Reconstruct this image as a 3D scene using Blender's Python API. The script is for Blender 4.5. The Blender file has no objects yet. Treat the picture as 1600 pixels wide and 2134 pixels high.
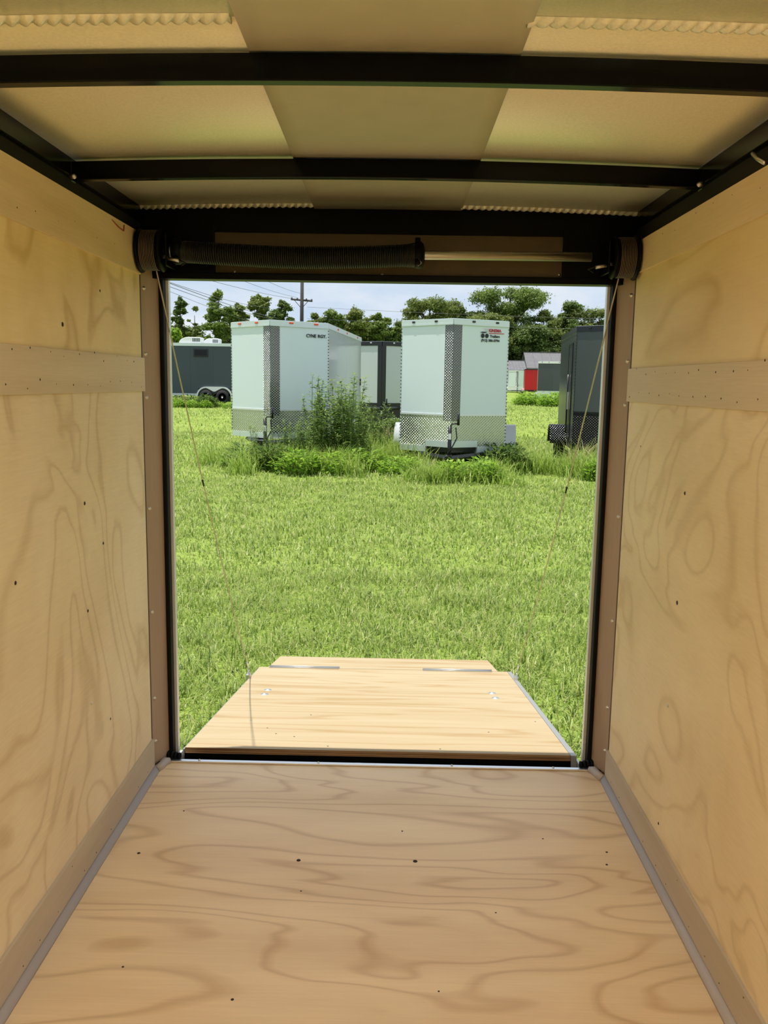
import bpy, math, random
import numpy as np
from mathutils import Matrix, Vector
R_ = math.radians
S = bpy.context.scene
COL = S.collection

# ------------------------------------------------------------------ camera
FPX = 1763.2                        # focal length in pixels of the 1600 px wide frame
CZ = 1.2                            # camera height above the trailer floor
PITCH, YAW, ROLL = R_(8.606), R_(-.7251), R_(-.9095)
def _axes():
    cp, sp, cy, sy, cr, sr = math.cos(PITCH), math.sin(PITCH), math.cos(YAW), math.sin(YAW), math.cos(ROLL), math.sin(ROLL)
    f = Vector((sy*cp, cy*cp, -sp)); rt = Vector((cy, -sy, 0)); dn = f.cross(rt)
    return cr*rt + sr*dn, -sr*rt + cr*dn, f
RT, DN, FW = _axes()
cam = bpy.data.cameras.new('camera'); cam.sensor_fit = 'HORIZONTAL'; cam.sensor_width = 36
cam.lens = FPX/1600*36; cam.clip_start = .02; cam.clip_end = 900
camo = bpy.data.objects.new('camera', cam); COL.objects.link(camo)
camo.matrix_world = Matrix(((RT.x, -DN.x, -FW.x, 0), (RT.y, -DN.y, -FW.y, 0), (RT.z, -DN.z, -FW.z, CZ), (0, 0, 0, 1)))
S.camera = camo
def _ray(x, y): return RT*((x-800)/FPX) + DN*((y-1067)/FPX) + FW
def at(x, y, Y):                    # point seen at a pixel, at depth Y
    r = _ray(x, y); return Vector((0, 0, CZ)) + r*(Y/r.y)
def atz(x, y, z):                   # point seen at a pixel, at height z
    r = _ray(x, y); return Vector((0, 0, CZ)) + r*((z-CZ)/r.z)

# ------------------------------------------------------------------ light
def build_world():
    w = bpy.data.worlds.new('sky'); S.world = w; w.use_nodes = True
    n = w.node_tree; n.nodes.clear(); L = n.links.new
    out = n.nodes.new('ShaderNodeOutputWorld'); bg = n.nodes.new('ShaderNodeBackground')
    tc = n.nodes.new('ShaderNodeTexCoord'); mp = n.nodes.new('ShaderNodeMapping'); mp.inputs['Scale'].default_value = (1, 1, 2.6)
    no = n.nodes.new('ShaderNodeTexNoise'); no.inputs['Scale'].default_value = 3.4; no.inputs['Detail'].default_value = 7; no.inputs['Roughness'].default_value = .58
    cr = n.nodes.new('ShaderNodeValToRGB')
    cr.color_ramp.elements[0].position = .42; cr.color_ramp.elements[0].color = (.58, .71, .88, 1)
    cr.color_ramp.elements[1].position = .66; cr.color_ramp.elements[1].color = (.90, .93, .96, 1)
    L(tc.outputs['Generated'], mp.inputs[0]); L(mp.outputs[0], no.inputs['Vector']); L(no.outputs[0], cr.inputs[0])
    L(cr.outputs[0], bg.inputs[0]); bg.inputs[1].default_value = 1.0; L(bg.outputs[0], out.inputs[0])
build_world()
sun = bpy.data.lights.new('sun', 'SUN'); sun.energy = 5.8; sun.angle = R_(.6); sun.color = (1, .95, .86)
suno = bpy.data.objects.new('sun', sun); COL.objects.link(suno); suno.location = (0, 0, 30)
suno.rotation_euler = Vector((-.18, -.024, 1)).to_track_quat('Z', 'Y').to_euler()
FILL_LAMP_LIGHT = 24.0                   # radiance of the fill lamps added to brighten the interior
S.view_settings.view_transform = 'Standard'; S.view_settings.look = 'None'
S.view_settings.exposure = 0.0; S.view_settings.gamma = 1.0; S.view_settings.use_curve_mapping = False

# ------------------------------------------------------------------ mesh helpers
class MB:
    def __init__(s): s.v = []; s.f = []
    def add(s, vs, fs):
        o = len(s.v); s.v += [tuple(v) for v in vs]; s.f += [tuple(i+o for i in f) for f in fs]; return s
    def box(s, a, b):
        x0, y0, z0 = a; x1, y1, z1 = b
        return s.add([(x0,y0,z0),(x1,y0,z0),(x1,y1,z0),(x0,y1,z0),(x0,y0,z1),(x1,y0,z1),(x1,y1,z1),(x0,y1,z1)],
                     [(0,3,2,1),(4,5,6,7),(0,1,5,4),(1,2,6,5),(2,3,7,6),(3,0,4,7)])
    def hexa(s, p):                 # 8 corners: bottom loop, top loop
        return s.add(p, [(0,3,2,1),(4,5,6,7),(0,1,5,4),(1,2,6,5),(2,3,7,6),(3,0,4,7)])
    def prism(s, poly, z0, z1):     # plan polygon, counter-clockwise
        n = len(poly)
        return s.add([(x, y, z0) for x, y in poly] + [(x, y, z1) for x, y in poly],
                     [tuple(range(n-1, -1, -1)), tuple(range(n, 2*n))] + [(i, (i+1) % n, n+(i+1) % n, n+i) for i in range(n)])
    def extrude(s, prof, vec):      # closed profile of 3D points pushed along vec
        n = len(prof); vec = Vector(vec)
        return s.add([tuple(p) for p in prof] + [tuple(Vector(p)+vec) for p in prof],
                     [tuple(range(n-1, -1, -1)), tuple(range(n, 2*n))] + [(i, (i+1) % n, n+(i+1) % n, n+i) for i in range(n)])
    def tube(s, pts, r, n=8, caps=True):
        pts = [Vector(p) for p in pts]; m = len(pts); vs = []; fs = []
        rs = r if isinstance(r, (list, tuple)) else [r]*m
        up = Vector((0, 0, 1)); u = None
        for i, p in enumerate(pts):
            d = (pts[min(i+1, m-1)] - pts[max(i-1, 0)]).normalized()
            if u is None:
                u = d.cross(up if abs(d.z) < .95 else Vector((1, 0, 0))).normalized()
            else:
                u = (u - d*u.dot(d)).normalized()
            w = d.cross(u)
            for k in range(n):
                a = 2*math.pi*k/n; vs.append(p + (u*math.cos(a) + w*math.sin(a))*rs[i])
        for i in range(m-1):
            for k in range(n):
                fs.append((i*n+k, i*n+(k+1) % n, (i+1)*n+(k+1) % n, (i+1)*n+k))
        if caps: fs += [tuple(range(n-1, -1, -1)), tuple((m-1)*n+k for k in range(n))]
        return s.add(vs, fs)
    def lathe(s, prof, c, axis='x', n=24):     # prof: list of (along, radius)
        vs = []; fs = []; m = len(prof)
        for a, r in prof:
            for k in range(n):
                t = 2*math.pi*k/n; p, q = r*math.cos(t), r*math.sin(t)
                vs.append({'x': (c[0]+a, c[1]+p, c[2]+q), 'y': (c[0]+p, c[1]+a, c[2]+q), 'z': (c[0]+p, c[1]+q, c[2]+a)}[axis])
        for i in range(m-1):
            for k in range(n): fs.append((i*n+k, i*n+(k+1) % n, (i+1)*n+(k+1) % n, (i+1)*n+k))
        fs += [tuple(range(n)), tuple((m-1)*n+k for k in range(n))]
        return s.add(vs, fs)

def link(name, data, parent=None):
    o = bpy.data.objects.new(name, data); COL.objects.link(o)
    if parent: o.parent = parent
    return o
def obj(name, mb, mat, parent=None, smooth=False, local=False, bevel=0):
    off = Vector((0, 0, 0))
    if parent and not local:        # mesh written in world space, parent only moved
        q = parent
        while q: off += q.location; q = q.parent
    me = bpy.data.meshes.new(name)
    me.from_pydata([tuple(Vector(v)-off) for v in mb.v] if off.length else mb.v, [], mb.f)
    me.materials.append(mat)
    if smooth: me.polygons.foreach_set('use_smooth', [True]*len(me.polygons))
    me.validate(); me.update()
    o = link(name, me, parent)
    if bevel:
        b = o.modifiers.new('bevel', 'BEVEL'); b.width = bevel; b.segments = 2; b.limit_method = 'ANGLE'
    return o
def tag(o, label, cat=None, group=None, kind=None):
    o['label'] = label
    if cat: o['category'] = cat
    if group: o['group'] = group
    if kind: o['kind'] = kind
    return o
def thing(name, label, cat, loc=(0,0,0), rz=0, group=None, kind=None):
    o = link(name, None); o.location = loc; o.rotation_euler = (0, 0, rz); o.empty_display_size = .1
    return tag(o, label, cat, group, kind)
def dup(root, loc, rz, label=None, scale=None):
    r = root.copy(); COL.objects.link(r); r.location = loc; r.rotation_euler = (0, 0, rz)
    if scale: r.scale = (scale, scale, scale)
    if label: r['label'] = label
    for ch in list(root.children):
        c = ch.copy(); COL.objects.link(c); c.parent = r
        for g in ch.children:
            d = g.copy(); COL.objects.link(d); d.parent = c
    return r

# ------------------------------------------------------------------ materials
def newmat(name):
    m = bpy.data.materials.new(name); m.use_nodes = True
    b = m.node_tree.nodes['Principled BSDF']; return m, m.node_tree, b
def plain(name, col, rough=.5, metal=0, spec=.5, noise=0, nscale=20, bump=0):
    m, t, b = newmat(name); b.inputs['Base Color'].default_value = (*col, 1)
    b.inputs['Roughness'].default_value = rough; b.inputs['Metallic'].default_value = metal
    b.inputs['Specular IOR Level'].default_value = spec
    if noise or bump:
        tc = t.nodes.new('ShaderNodeTexCoord'); n = t.nodes.new('ShaderNodeTexNoise')
        n.inputs['Scale'].default_value = nscale; n.inputs['Detail'].default_value = 6
        t.links.new(tc.outputs['Object'], n.inputs['Vector'])
        if noise:
            r = t.nodes.new('ShaderNodeValToRGB')
            r.color_ramp.elements[0].position = .3; r.color_ramp.elements[1].position = .7
            r.color_ramp.elements[0].color = (*[c*(1-noise) for c in col], 1)
            r.color_ramp.elements[1].color = (*[min(1, c*(1+noise)) for c in col], 1)
            t.links.new(n.outputs[0], r.inputs[0]); t.links.new(r.outputs[0], b.inputs['Base Color'])
        if bump:
            bp = t.nodes.new('ShaderNodeBump'); bp.inputs['Strength'].default_value = bump; bp.inputs['Distance'].default_value = .002
            t.links.new(n.outputs[0], bp.inputs['Height']); t.links.new(bp.outputs[0], b.inputs['Normal'])
    return m
def math_n(t, op, a, b=None, c=None):
    n = t.nodes.new('ShaderNodeMath'); n.operation = op
    for i, v in enumerate((a, b, c)):
        if v is None: continue
        if isinstance(v, (int, float)): n.inputs[i].default_value = v
        else: t.links.new(v, n.inputs[i])
    return n.outputs[0]
def plywood(name, light, dark, stretch, seed=0, rings=5.0, contrast=.8, fine=(60, 60, 60), rough=.55, nscale=1.0, warp=.35, grainamt=.18, checks=0.0, spec=.25):
    """rotary-cut veneer: contour bands of a stretched noise field plus fine grain."""
    m, t, b = newmat(name); L = t.links.new; N = t.nodes.new
    tc = N('ShaderNodeTexCoord')
    mp = N('ShaderNodeMapping'); mp.inputs['Scale'].default_value = stretch; mp.inputs['Location'].default_value = (seed*3.1, seed*1.7, seed*2.3)
    L(tc.outputs['Object'], mp.inputs[0])
    n1 = N('ShaderNodeTexNoise'); n1.inputs['Scale'].default_value = nscale; n1.inputs['Detail'].default_value = 2.5; n1.inputs['Roughness'].default_value = .42; n1.inputs['Distortion'].default_value = warp
    L(mp.outputs[0], n1.inputs['Vector'])
    ph = math_n(t, 'MULTIPLY', n1.outputs[0], rings)
    fr = math_n(t, 'FRACT', ph)
    # growth ring: slow ramp to a dark latewood line then a soft drop
    cr = N('ShaderNodeValToRGB'); e = cr.color_ramp.elements
    e[0].position = 0; e[0].color = (.62, .62, .62, 1); e[1].position = 1; e[1].color = (.55, .55, .55, 1)
    for p, v in ((.10, .10), (.5, .0), (.78, .16), (.90, 1.0), (.95, .9)):
        q = e.new(p); q.color = (v, v, v, 1)
    L(fr, cr.inputs[0])
    # fine fibre
    mp2 = N('ShaderNodeMapping'); mp2.inputs['Scale'].default_value = fine; L(tc.outputs['Object'], mp2.inputs[0])
    n2 = N('ShaderNodeTexNoise'); n2.inputs['Scale'].default_value = 1; n2.inputs['Detail'].default_value = 5; n2.inputs['Roughness'].default_value = .65
    L(mp2.outputs[0], n2.inputs['Vector'])
    # big soft blotches
    n3 = N('ShaderNodeTexNoise'); n3.inputs['Scale'].default_value = nscale*1.7; n3.inputs['Detail'].default_value = 4
    L(mp.outputs[0], n3.inputs['Vector'])
    bl = math_n(t, 'MULTIPLY', math_n(t, 'SUBTRACT', n3.outputs[0], .5), .9)
    gr = math_n(t, 'MULTIPLY', math_n(t, 'SUBTRACT', n2.outputs[0], .5), grainamt*3)
    tot = math_n(t, 'ADD', math_n(t, 'ADD', math_n(t, 'MULTIPLY', cr.outputs[0], contrast), bl), math_n(t, 'ADD', gr, .18))
    tot = math_n(t, 'MINIMUM', math_n(t, 'MAXIMUM', tot, 0), 1)
    mx = N('ShaderNodeMix'); mx.data_type = 'RGBA'
    mx.inputs['A'].default_value = (*light, 1); mx.inputs['B'].default_value = (*dark, 1)
    L(tot, mx.inputs['Factor']); L(mx.outputs['Result'], b.inputs['Base Color'])
    b.inputs['Roughness'].default_value = rough; b.inputs['Specular IOR Level'].default_value = spec
    bp = N('ShaderNodeBump'); bp.inputs['Strength'].default_value = .12; bp.inputs['Distance'].default_value = .001
    L(n2.outputs[0], bp.inputs['Height']); L(bp.outputs[0], b.inputs['Normal'])
    return m
def treadplate(name, col, pitch=.05, rough=.22, metal=1.0, lo=.30, strength=.9):
    """bright aluminium tread plate, raised lozenges as relief, their reflections also painted into the base colour."""
    m, t, b = newmat(name); L = t.links.new
    tc = t.nodes.new('ShaderNodeTexCoord'); sp = t.nodes.new('ShaderNodeSeparateXYZ'); L(tc.outputs['Object'], sp.inputs[0])
    k = 2*math.pi/pitch
    u = math_n(t, 'MULTIPLY', sp.outputs[0], k); v = math_n(t, 'MULTIPLY', sp.outputs[2], k)
    h = math_n(t, 'MULTIPLY', math_n(t, 'SINE', u), math_n(t, 'SINE', v))
    h = math_n(t, 'MAXIMUM', math_n(t, 'MULTIPLY_ADD', h, 1.6, -.35), 0)
    bp = t.nodes.new('ShaderNodeBump'); bp.inputs['Strength'].default_value = strength; bp.inputs['Distance'].default_value = .012
    L(h, bp.inputs['Height']); L(bp.outputs[0], b.inputs['Normal'])
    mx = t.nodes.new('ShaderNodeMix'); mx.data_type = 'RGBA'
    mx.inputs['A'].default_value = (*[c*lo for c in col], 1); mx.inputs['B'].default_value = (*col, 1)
    L(math_n(t, 'MINIMUM', math_n(t, 'MULTIPLY', h, 1.6), 1), mx.inputs['Factor']); L(mx.outputs['Result'], b.inputs['Base Color'])  # reflected glints painted as lighter lozenges on a darker plate
    b.inputs['Metallic'].default_value = metal; b.inputs['Roughness'].default_value = rough
    return m
def leafmat(name, cols, trans=.35, rough=.5, spec=.3):
    m = bpy.data.materials.new(name); m.use_nodes = True; t = m.node_tree; b = t.nodes['Principled BSDF']; L = t.links.new
    g = t.nodes.new('ShaderNodeNewGeometry'); r = t.nodes.new('ShaderNodeValToRGB'); r.color_ramp.interpolation = 'LINEAR'
    e = r.color_ramp.elements
    e[0].position = 0; e[0].color = (*cols[0], 1); e[1].position = 1; e[1].color = (*cols[-1], 1)
    for i, c in enumerate(cols[1:-1]): q = e.new((i+1)/(len(cols)-1)); q.color = (*c, 1)
    L(g.outputs['Random Per Island'], r.inputs[0]); L(r.outputs[0], b.inputs['Base Color'])
    b.inputs['Roughness'].default_value = rough; b.inputs['Specular IOR Level'].default_value = spec
    tr = t.nodes.new('ShaderNodeBsdfTranslucent'); mx = t.nodes.new('ShaderNodeMixShader'); mx.inputs[0].default_value = trans
    hs = t.nodes.new('ShaderNodeHueSaturation'); hs.inputs['Value'].default_value = 1.25; L(r.outputs[0], hs.inputs['Color']); L(hs.outputs[0], tr.inputs[0])
    L(b.outputs[0], mx.inputs[1]); L(tr.outputs[0], mx.inputs[2]); L(mx.outputs[0], t.nodes['Material Output'].inputs[0])
    return m

M = {}
PINE_L, PINE_D = (.80, .62, .38), (.52, .33, .15)
M['floor_ply'] = plywood('floor plywood', (.90, .70, .445), (.56, .345, .175), (.62, 2.6, 1), 1, rings=12, contrast=.46, fine=(5, 170, 5), rough=.42, grainamt=.12, spec=.35, nscale=1.35, warp=.45)
M['wall_ply_left'] = plywood('wall plywood left', (.90, .74, .50), (.60, .42, .22), (1, 1.5, .95), 2, rings=9, contrast=.42, fine=(10, 14, 200), nscale=1.5, grainamt=.17, warp=.9)
M['wall_ply_left_up'] = plywood('upper wall plywood left', (.90, .69, .36), (.60, .385, .13), (1, 2.0, 1.6), 5, rings=5, contrast=.55, fine=(10, 14, 150), nscale=1.6, grainamt=.12, warp=.6)
M['wall_ply_right'] = plywood('wall plywood right', (.90, .73, .47), (.62, .44, .22), (1, 1.1, 1.5), 9, rings=11, contrast=.38, fine=(10, 20, 200), nscale=1.4, grainamt=.16, warp=.8)
M['wall_ply_right_up'] = plywood('upper wall plywood right', (.88, .68, .37), (.62, .41, .16), (1, 1.1, 2.2), 12, rings=5, contrast=.42, fine=(10, 12, 180), nscale=1.3, grainamt=.12, warp=.5)
M['top_board'] = plywood('lauan top board', (.82, .63, .38), (.56, .38, .19), (1, .6, 4), 3, rings=3, contrast=.4, fine=(30, 9, 260), nscale=1.2, grainamt=.2)
M['batten'] = plywood('lauan batten', (.74, .59, .40), (.52, .38, .23), (1, .5, 5), 4, rings=2, contrast=.3, fine=(30, 8, 300), nscale=1.2, grainamt=.22)
M['kick_wood'] = plywood('lauan kick board', (.60, .50, .37), (.42, .33, .23), (1, .5, 5), 14, rings=2, contrast=.3, fine=(30, 8, 300), nscale=1.2, grainamt=.25)
M['jamb_wood'] = plywood('jamb lauan', (.43, .315, .225), (.31, .21, .14), (3, 3, .5), 6, rings=3, contrast=.4, fine=(220, 220, 6), nscale=1.4, grainamt=.25)
M['ramp_ply'] = plywood('ramp plywood', (.44, .355, .225), (.34, .225, .10), (.5, 5, 1), 7, rings=5, contrast=.6, fine=(4, 140, 4), nscale=1.5, grainamt=.12, warp=.2)
M['ply_edge'] = plywood('plywood edge', (.45, .28, .14), (.14, .07, .03), (.6, 1, 60), 8, rings=3, contrast=.8, fine=(12, 12, 300), nscale=1.0, grainamt=.3)
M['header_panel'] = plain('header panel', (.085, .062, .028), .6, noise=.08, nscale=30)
M['black_paint'] = plain('black frame paint', (.003, .003, .0025), .35, spec=.1)
M['bow_paint'] = plain('glossy black bow paint', (.002, .002, .002), .16, spec=.12)
M['void'] = plain('dark cavity', (.008, .006, .005), .9)
M['rubber'] = plain('black rubber', (.005, .005, .005), .55, spec=.12)
M['roof_skin'] = plain('galvanised roof skin', (.86, .83, .62), .42, metal=.55, noise=.06, nscale=220, bump=.10)
M['roof_strip'] = plain('smooth roof strip', (.60, .54, .37), .5, noise=.04, nscale=14)
M['caulk'] = plain('pale sealant', (.46, .40, .36), .5)
M['alu'] = plain('brushed aluminium', (.80, .80, .80), .32, metal=1)
M['alu_white'] = plain('white aluminium', (.74, .76, .76), .4, metal=.35)
M['sill_steel'] = plain('grey sill steel', (.20, .22, .23), .4, metal=.4)
M['edge_alu'] = plain('dull edge aluminium', (.42, .42, .42), .45, metal=.6)
M['steel'] = plain('galvanised steel', (.62, .60, .56), .35, metal=1)
M['spring'] = plain('black oiled spring steel', (.012, .011, .009), .35, metal=.3)
M['cable'] = plain('steel cable', (.55, .47, .33), .45, metal=.5)
M['drum_cable'] = plain('oily drum cable', (.16, .13, .09), .4, metal=.5)
M['screw'] = plain('screw head', (.70, .66, .58), .3, metal=1)
M['hole'] = plain('nail hole', (.03, .018, .01), .9)
M['red_wire'] = plain('red wire', (.35, .02, .02), .5)
M['lens'] = None
def emis(name, col, s):
    m, t, b = newmat(name); b.inputs['Base Color'].default_value = (*col, 1); b.inputs['Emission Color'].default_value = (*col, 1); b.inputs['Emission Strength'].default_value = s; return m
M['lens'] = emis('fill lamp lens', (1, .925, .81), FILL_LAMP_LIGHT)  # glow of the added fill lamps

# ------------------------------------------------------------------ the trailer we stand in
XL, XR = -.738, .670                # wall faces
YD = 2.524                          # rear door plane
YF = -1.0                           # front wall
ZC = 1.687                          # roof skin underside at the sides
DY0, DY1 = -.72, .72                # unseen side doorway added in the right wall for fill daylight
OXL, OXR, OZ = -.690, .618, 1.499   # door opening
def arch(x): return .013*(1-((x+.034)/.70)**2)

def structure(name, label): return thing(name, label, None, kind='structure')
# floor
fl = structure('floor', 'wide plywood trailer floor with flowing grain and a few screw heads')
obj('plywood_sheet', MB().box((XL-.03, YF-.03, -.02), (XR+.03, YD+.008, 0)), M['floor_ply'], fl)
obj('floor_frame', MB().box((XL-.06, YF-.06, -.12), (XR+.06, 2.50, -.0205)), M['black_paint'], fl)
scr = MB().lathe([(0, .0055), (.0008, .005)], (0, 0, 0), 'z', 10)
scr_me = None
def stamp(name, parent, mat, p, mb_or_me, rot=None, scale=1):
    global scr_me
    o = link(name, mb_or_me, parent); o.location = Vector(p) - (parent.location if parent else Vector((0,0,0)))
    if rot is not None: o.rotation_euler = rot
    if scale != 1: o.scale = (scale,)*3
    return o
def mesh_of(mb, mat, name='piece', smooth=False):
    me = bpy.data.meshes.new(name); me.from_pydata(mb.v, [], mb.f); me.materials.append(mat)
    if smooth: me.polygons.foreach_set('use_smooth', [True]*len(me.polygons))
    me.update(); return me
ME_floor_screw = mesh_of(MB().lathe([(0, .0055), (.0009, .0050)], (0, 0, 0), 'z', 10), M['hole'], 'floor_screw')
ME_screw = mesh_of(MB().lathe([(0, .0055), (.0022, .0050), (.0042, .0025)], (0, 0, 0), 'z', 10), M['screw'], 'screw', True)
ME_nail = mesh_of(MB().lathe([(0, .0022), (.0004, .0018)], (0, 0, 0), 'z', 6), M['hole'], 'nail')
for px, py, s in ((622,1793,1),(865,1795,1.1),(289,1778,.8),(1264,1776,.6),(1264,1802,.6),(383,1690,.5),(838,1732,.5),(1131,1748,.45),(484,2083,.6),(914,2066,.4),(627,1857,.4),(256,2015,.5),(1033,1902,.4)):
    p = atz(px, py, 0); stamp('screw', fl, None, (p.x, p.y, 0), ME_floor_screw, scale=s)
# side walls
def wall(side):
    left = side == 'left'; X = XL if left else XR; s = -1 if left else 1
    w = structure('wall_'+side, 'pale plywood wall sheets with lauan boards, sunlit doorway on its '+('right' if left else 'left')) if False else \
        structure('wall_'+side, ('swirl-grained plywood wall under black rail with a red wire end' if left else 'diagonal-grained plywood wall under black rail with a metal clip'))
    zt0, zt1 = (1.497, 1.613) if left else (1.517, 1.604)
    zm0, zm1 = (1.168, 1.264) if left else (1.161, 1.254)
    ye = 2.470 if left else 2.468
    def slab(name, y0, y1, z0, z1, proud, mat, bevel=.0008):
        a, b = X - s*proud, X + s*.012
        return obj(name, MB().box((min(a, b), y0, z0), (max(a, b), y1, z1)), mat, w, bevel=bevel)
    segs = [(YF, ye)] if left else [(YF, DY0), (DY1, ye)]
    for y0, y1 in segs:
        slab('plywood_sheet', y0, y1, .02, zm0+.02, 0, M['wall_ply_'+side])
        slab('plywood_sheet', y0, y1, zm1-.02, zt0+.02, 0, M['wall_ply_%s_up' % side])
        slab('batten_board', y0, y1+.010, zm0, zm1, .006, M['batten'])
    slab('top_board', YF, ye, zt0, zt1, .005, M['top_board'])
    # frame and outer skin behind the lining
    for y0, y1 in ([(YF-.04, 2.56)] if left else [(YF-.04, DY0), (DY1, 2.56)]):
        a, b = X + s*.0125, X + s*.060
        obj('wall_frame', MB().box((min(a, b), y0, -.10), (max(a, b), y1, 1.70)), M['void'], w)
    if not left:
        a, b = X + s*.0125, X + s*.060
        obj('wall_frame', MB().box((min(a, b), DY0, 1.52), (max(a, b), DY1, 1.70)), M['void'], w)
    # top rail with its bright down-facing flange
    a, b = X - s*.001, X + s*.040
    obj('top_rail', MB().box((min(a, b), YF, 1.650), (max(a, b), 2.55, 1.695)), M['bow_paint'], w, bevel=.002)
    # dark red painted edge between lining and rear jamb
    a, b = X + s*.001, X + s*.010
    obj('edge_strip', MB().box((min(a, b), ye, .0), (max(a, b), ye+.012, 1.62)), plain('dark red edge', (.05, .008, .008), .6), w)
    # nails along the boards
    rnd = random.Random(11 if left else 23)
    rot = (0, R_(90 if left else -90), 0)
    for k in range(22):
        y = 1.55 + k*.042 + rnd.uniform(-.015, .015); z = (zm0+.018) if k % 2 else (zm1-.012)
        z += rnd.uniform(-.008, .012)
        stamp('nail', w, None, (X - s*.0061, y, z), ME_nail, rot, rnd.uniform(.6, 1.3))
    for k in range(14):
        y = .9 + k*.11 + rnd.uniform(-.03, .03)
        stamp('nail', w, None, (X - s*.0051, y, zt0+.02+rnd.uniform(0, .06)), ME_nail, rot, rnd.uniform(.5, .9))
    return w
WL = wall('left'); WR = wall('right')
def onx(px, py, X):
    r = _ray(px, py); return Vector((0, 0, CZ)) + r*(X/r.x)
for px, py, s in ((130,676,2.6),(208,606,1.8),(176,1049,2.4),(183,1273,2.0),(32,1215,2.2),(215,1132,2.0),(230,1498,1.6)):
    p = onx(px, py, XL); stamp('nail', WL, None, (XL+.0002, p.y, p.z), ME_nail, (0, R_(90), 0), s)
for px, py, s in ((1427,1028,2.2),(1411,1256,2.6),(1372,1716,1.8),(1335,930,1.2)):
    p = onx(px, py, XR); stamp('nail', WR, None, (XR-.0002, p.y, p.z), ME_nail, (0, R_(-90), 0), s)
for w, px, py, X, a in ((WL, 190, 1466, XL, 90), (WR, 1392, 1471, XR, -90)):  # bright disc drawn in place of a hole that lets daylight through
    p = onx(px, py, X); o = stamp('screw', w, None, (X, p.y, p.z), ME_screw, (0, R_(a), 0), .7); o['label'] = 'small bright metal disc standing in for a daylight hole'
# red wire end at the top of the left wall and the clip on the right rail
p0, p1 = onx(232, 457, XL+.004), onx(256, 478, XL+.004)
obj('red_wire', MB().tube([p0, p0.lerp(p1, .5)+Vector((.003, 0, -.006)), p1+Vector((.002, 0, -.004)), p1+Vector((.002, .004, .012))], .0016, 6), M['red_wire'], WL, True)
p0, p1 = onx(1568, 320, XR-.004), onx(1594, 340, XR-.004)
obj('metal_clip', MB().tube([p0, p0.lerp(p1, .5)+Vector((-.002, 0, -.001)), p1], .004, 6), M['steel'], WR, True)
# loose loom wire under the left rail
pts = [onx(40+i*26, 283+i*17.5+(4 if i % 2 else -3), XL-.012) for i in range(9)]
obj('loom_wire', MB().tube(pts, .0025, 6), M['rubber'], WL, True)
# front wall behind the viewer
wf = structure('wall_front', 'plain plywood front wall closing the trailer opposite the ramp')
obj('plywood_sheet', MB().box((XL-.06, YF-.03, -.02), (XR+.06, YF-.001, 1.72)), M['wall_ply_left_up'], wf)
# baseboards and sealant bead
for side, X, s, zt in (('left', XL, 1, .103), ('right', XR, -1, .098)):
    b = structure('baseboard_'+side, 'greyish lauan kick board along the %s plywood' % ('swirl-grained' if side == 'left' else 'diagonal-grained'))
    segs = [(YF, 2.474)] if side == 'left' else [(YF, DY0), (DY1, 2.474)]
    for y0, y1 in segs:
        a, c = X - s*.001, X + s*.007
        obj('kick_board', MB().box((min(a, c), y0, .001), (max(a, c), y1, zt)), M['kick_wood'], b, bevel=.001)
    rnd = random.Random(5)
    for k in range(12):
        stamp('nail', b, None, (X + s*.0071, 1.42+k*.09+rnd.uniform(-.03, .03), rnd.choice((.03, .085))), ME_nail, (0, R_(90*s), 0), rnd.uniform(.5, 1))
tr = structure('trim_1', 'pale sealant bead where floor meets wall boards')
for X, s, xj in ((XL, 1, -.712), (XR, -1, .640)):
    for (y0, y1) in ([(YF, 2.474)] if s == 1 else [(YF, DY0), (DY1, 2.474)]):
        prof = [(X+s*.006, y0, .0005), (X+s*.006, y0, .016), (X+s*.010, y0, .017), (X+s*.017, y0, .012), (X+s*.022, y0, .005), (X+s*.023, y0, .0005)]
        if s == 1: prof.reverse()
        obj('bead', MB().extrude(prof, (0, y1-y0, 0)), M['caulk'], tr, True)
    obj('bead', MB().tube([(X+s*.013, 2.468, .004), (X+s*.022, 2.492, .006), (xj-s*.001, 2.520, .007), (xj+s*.012, 2.530, .006)], [.013, .013, .014, .010], 10), M['caulk'], tr, True)

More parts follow.
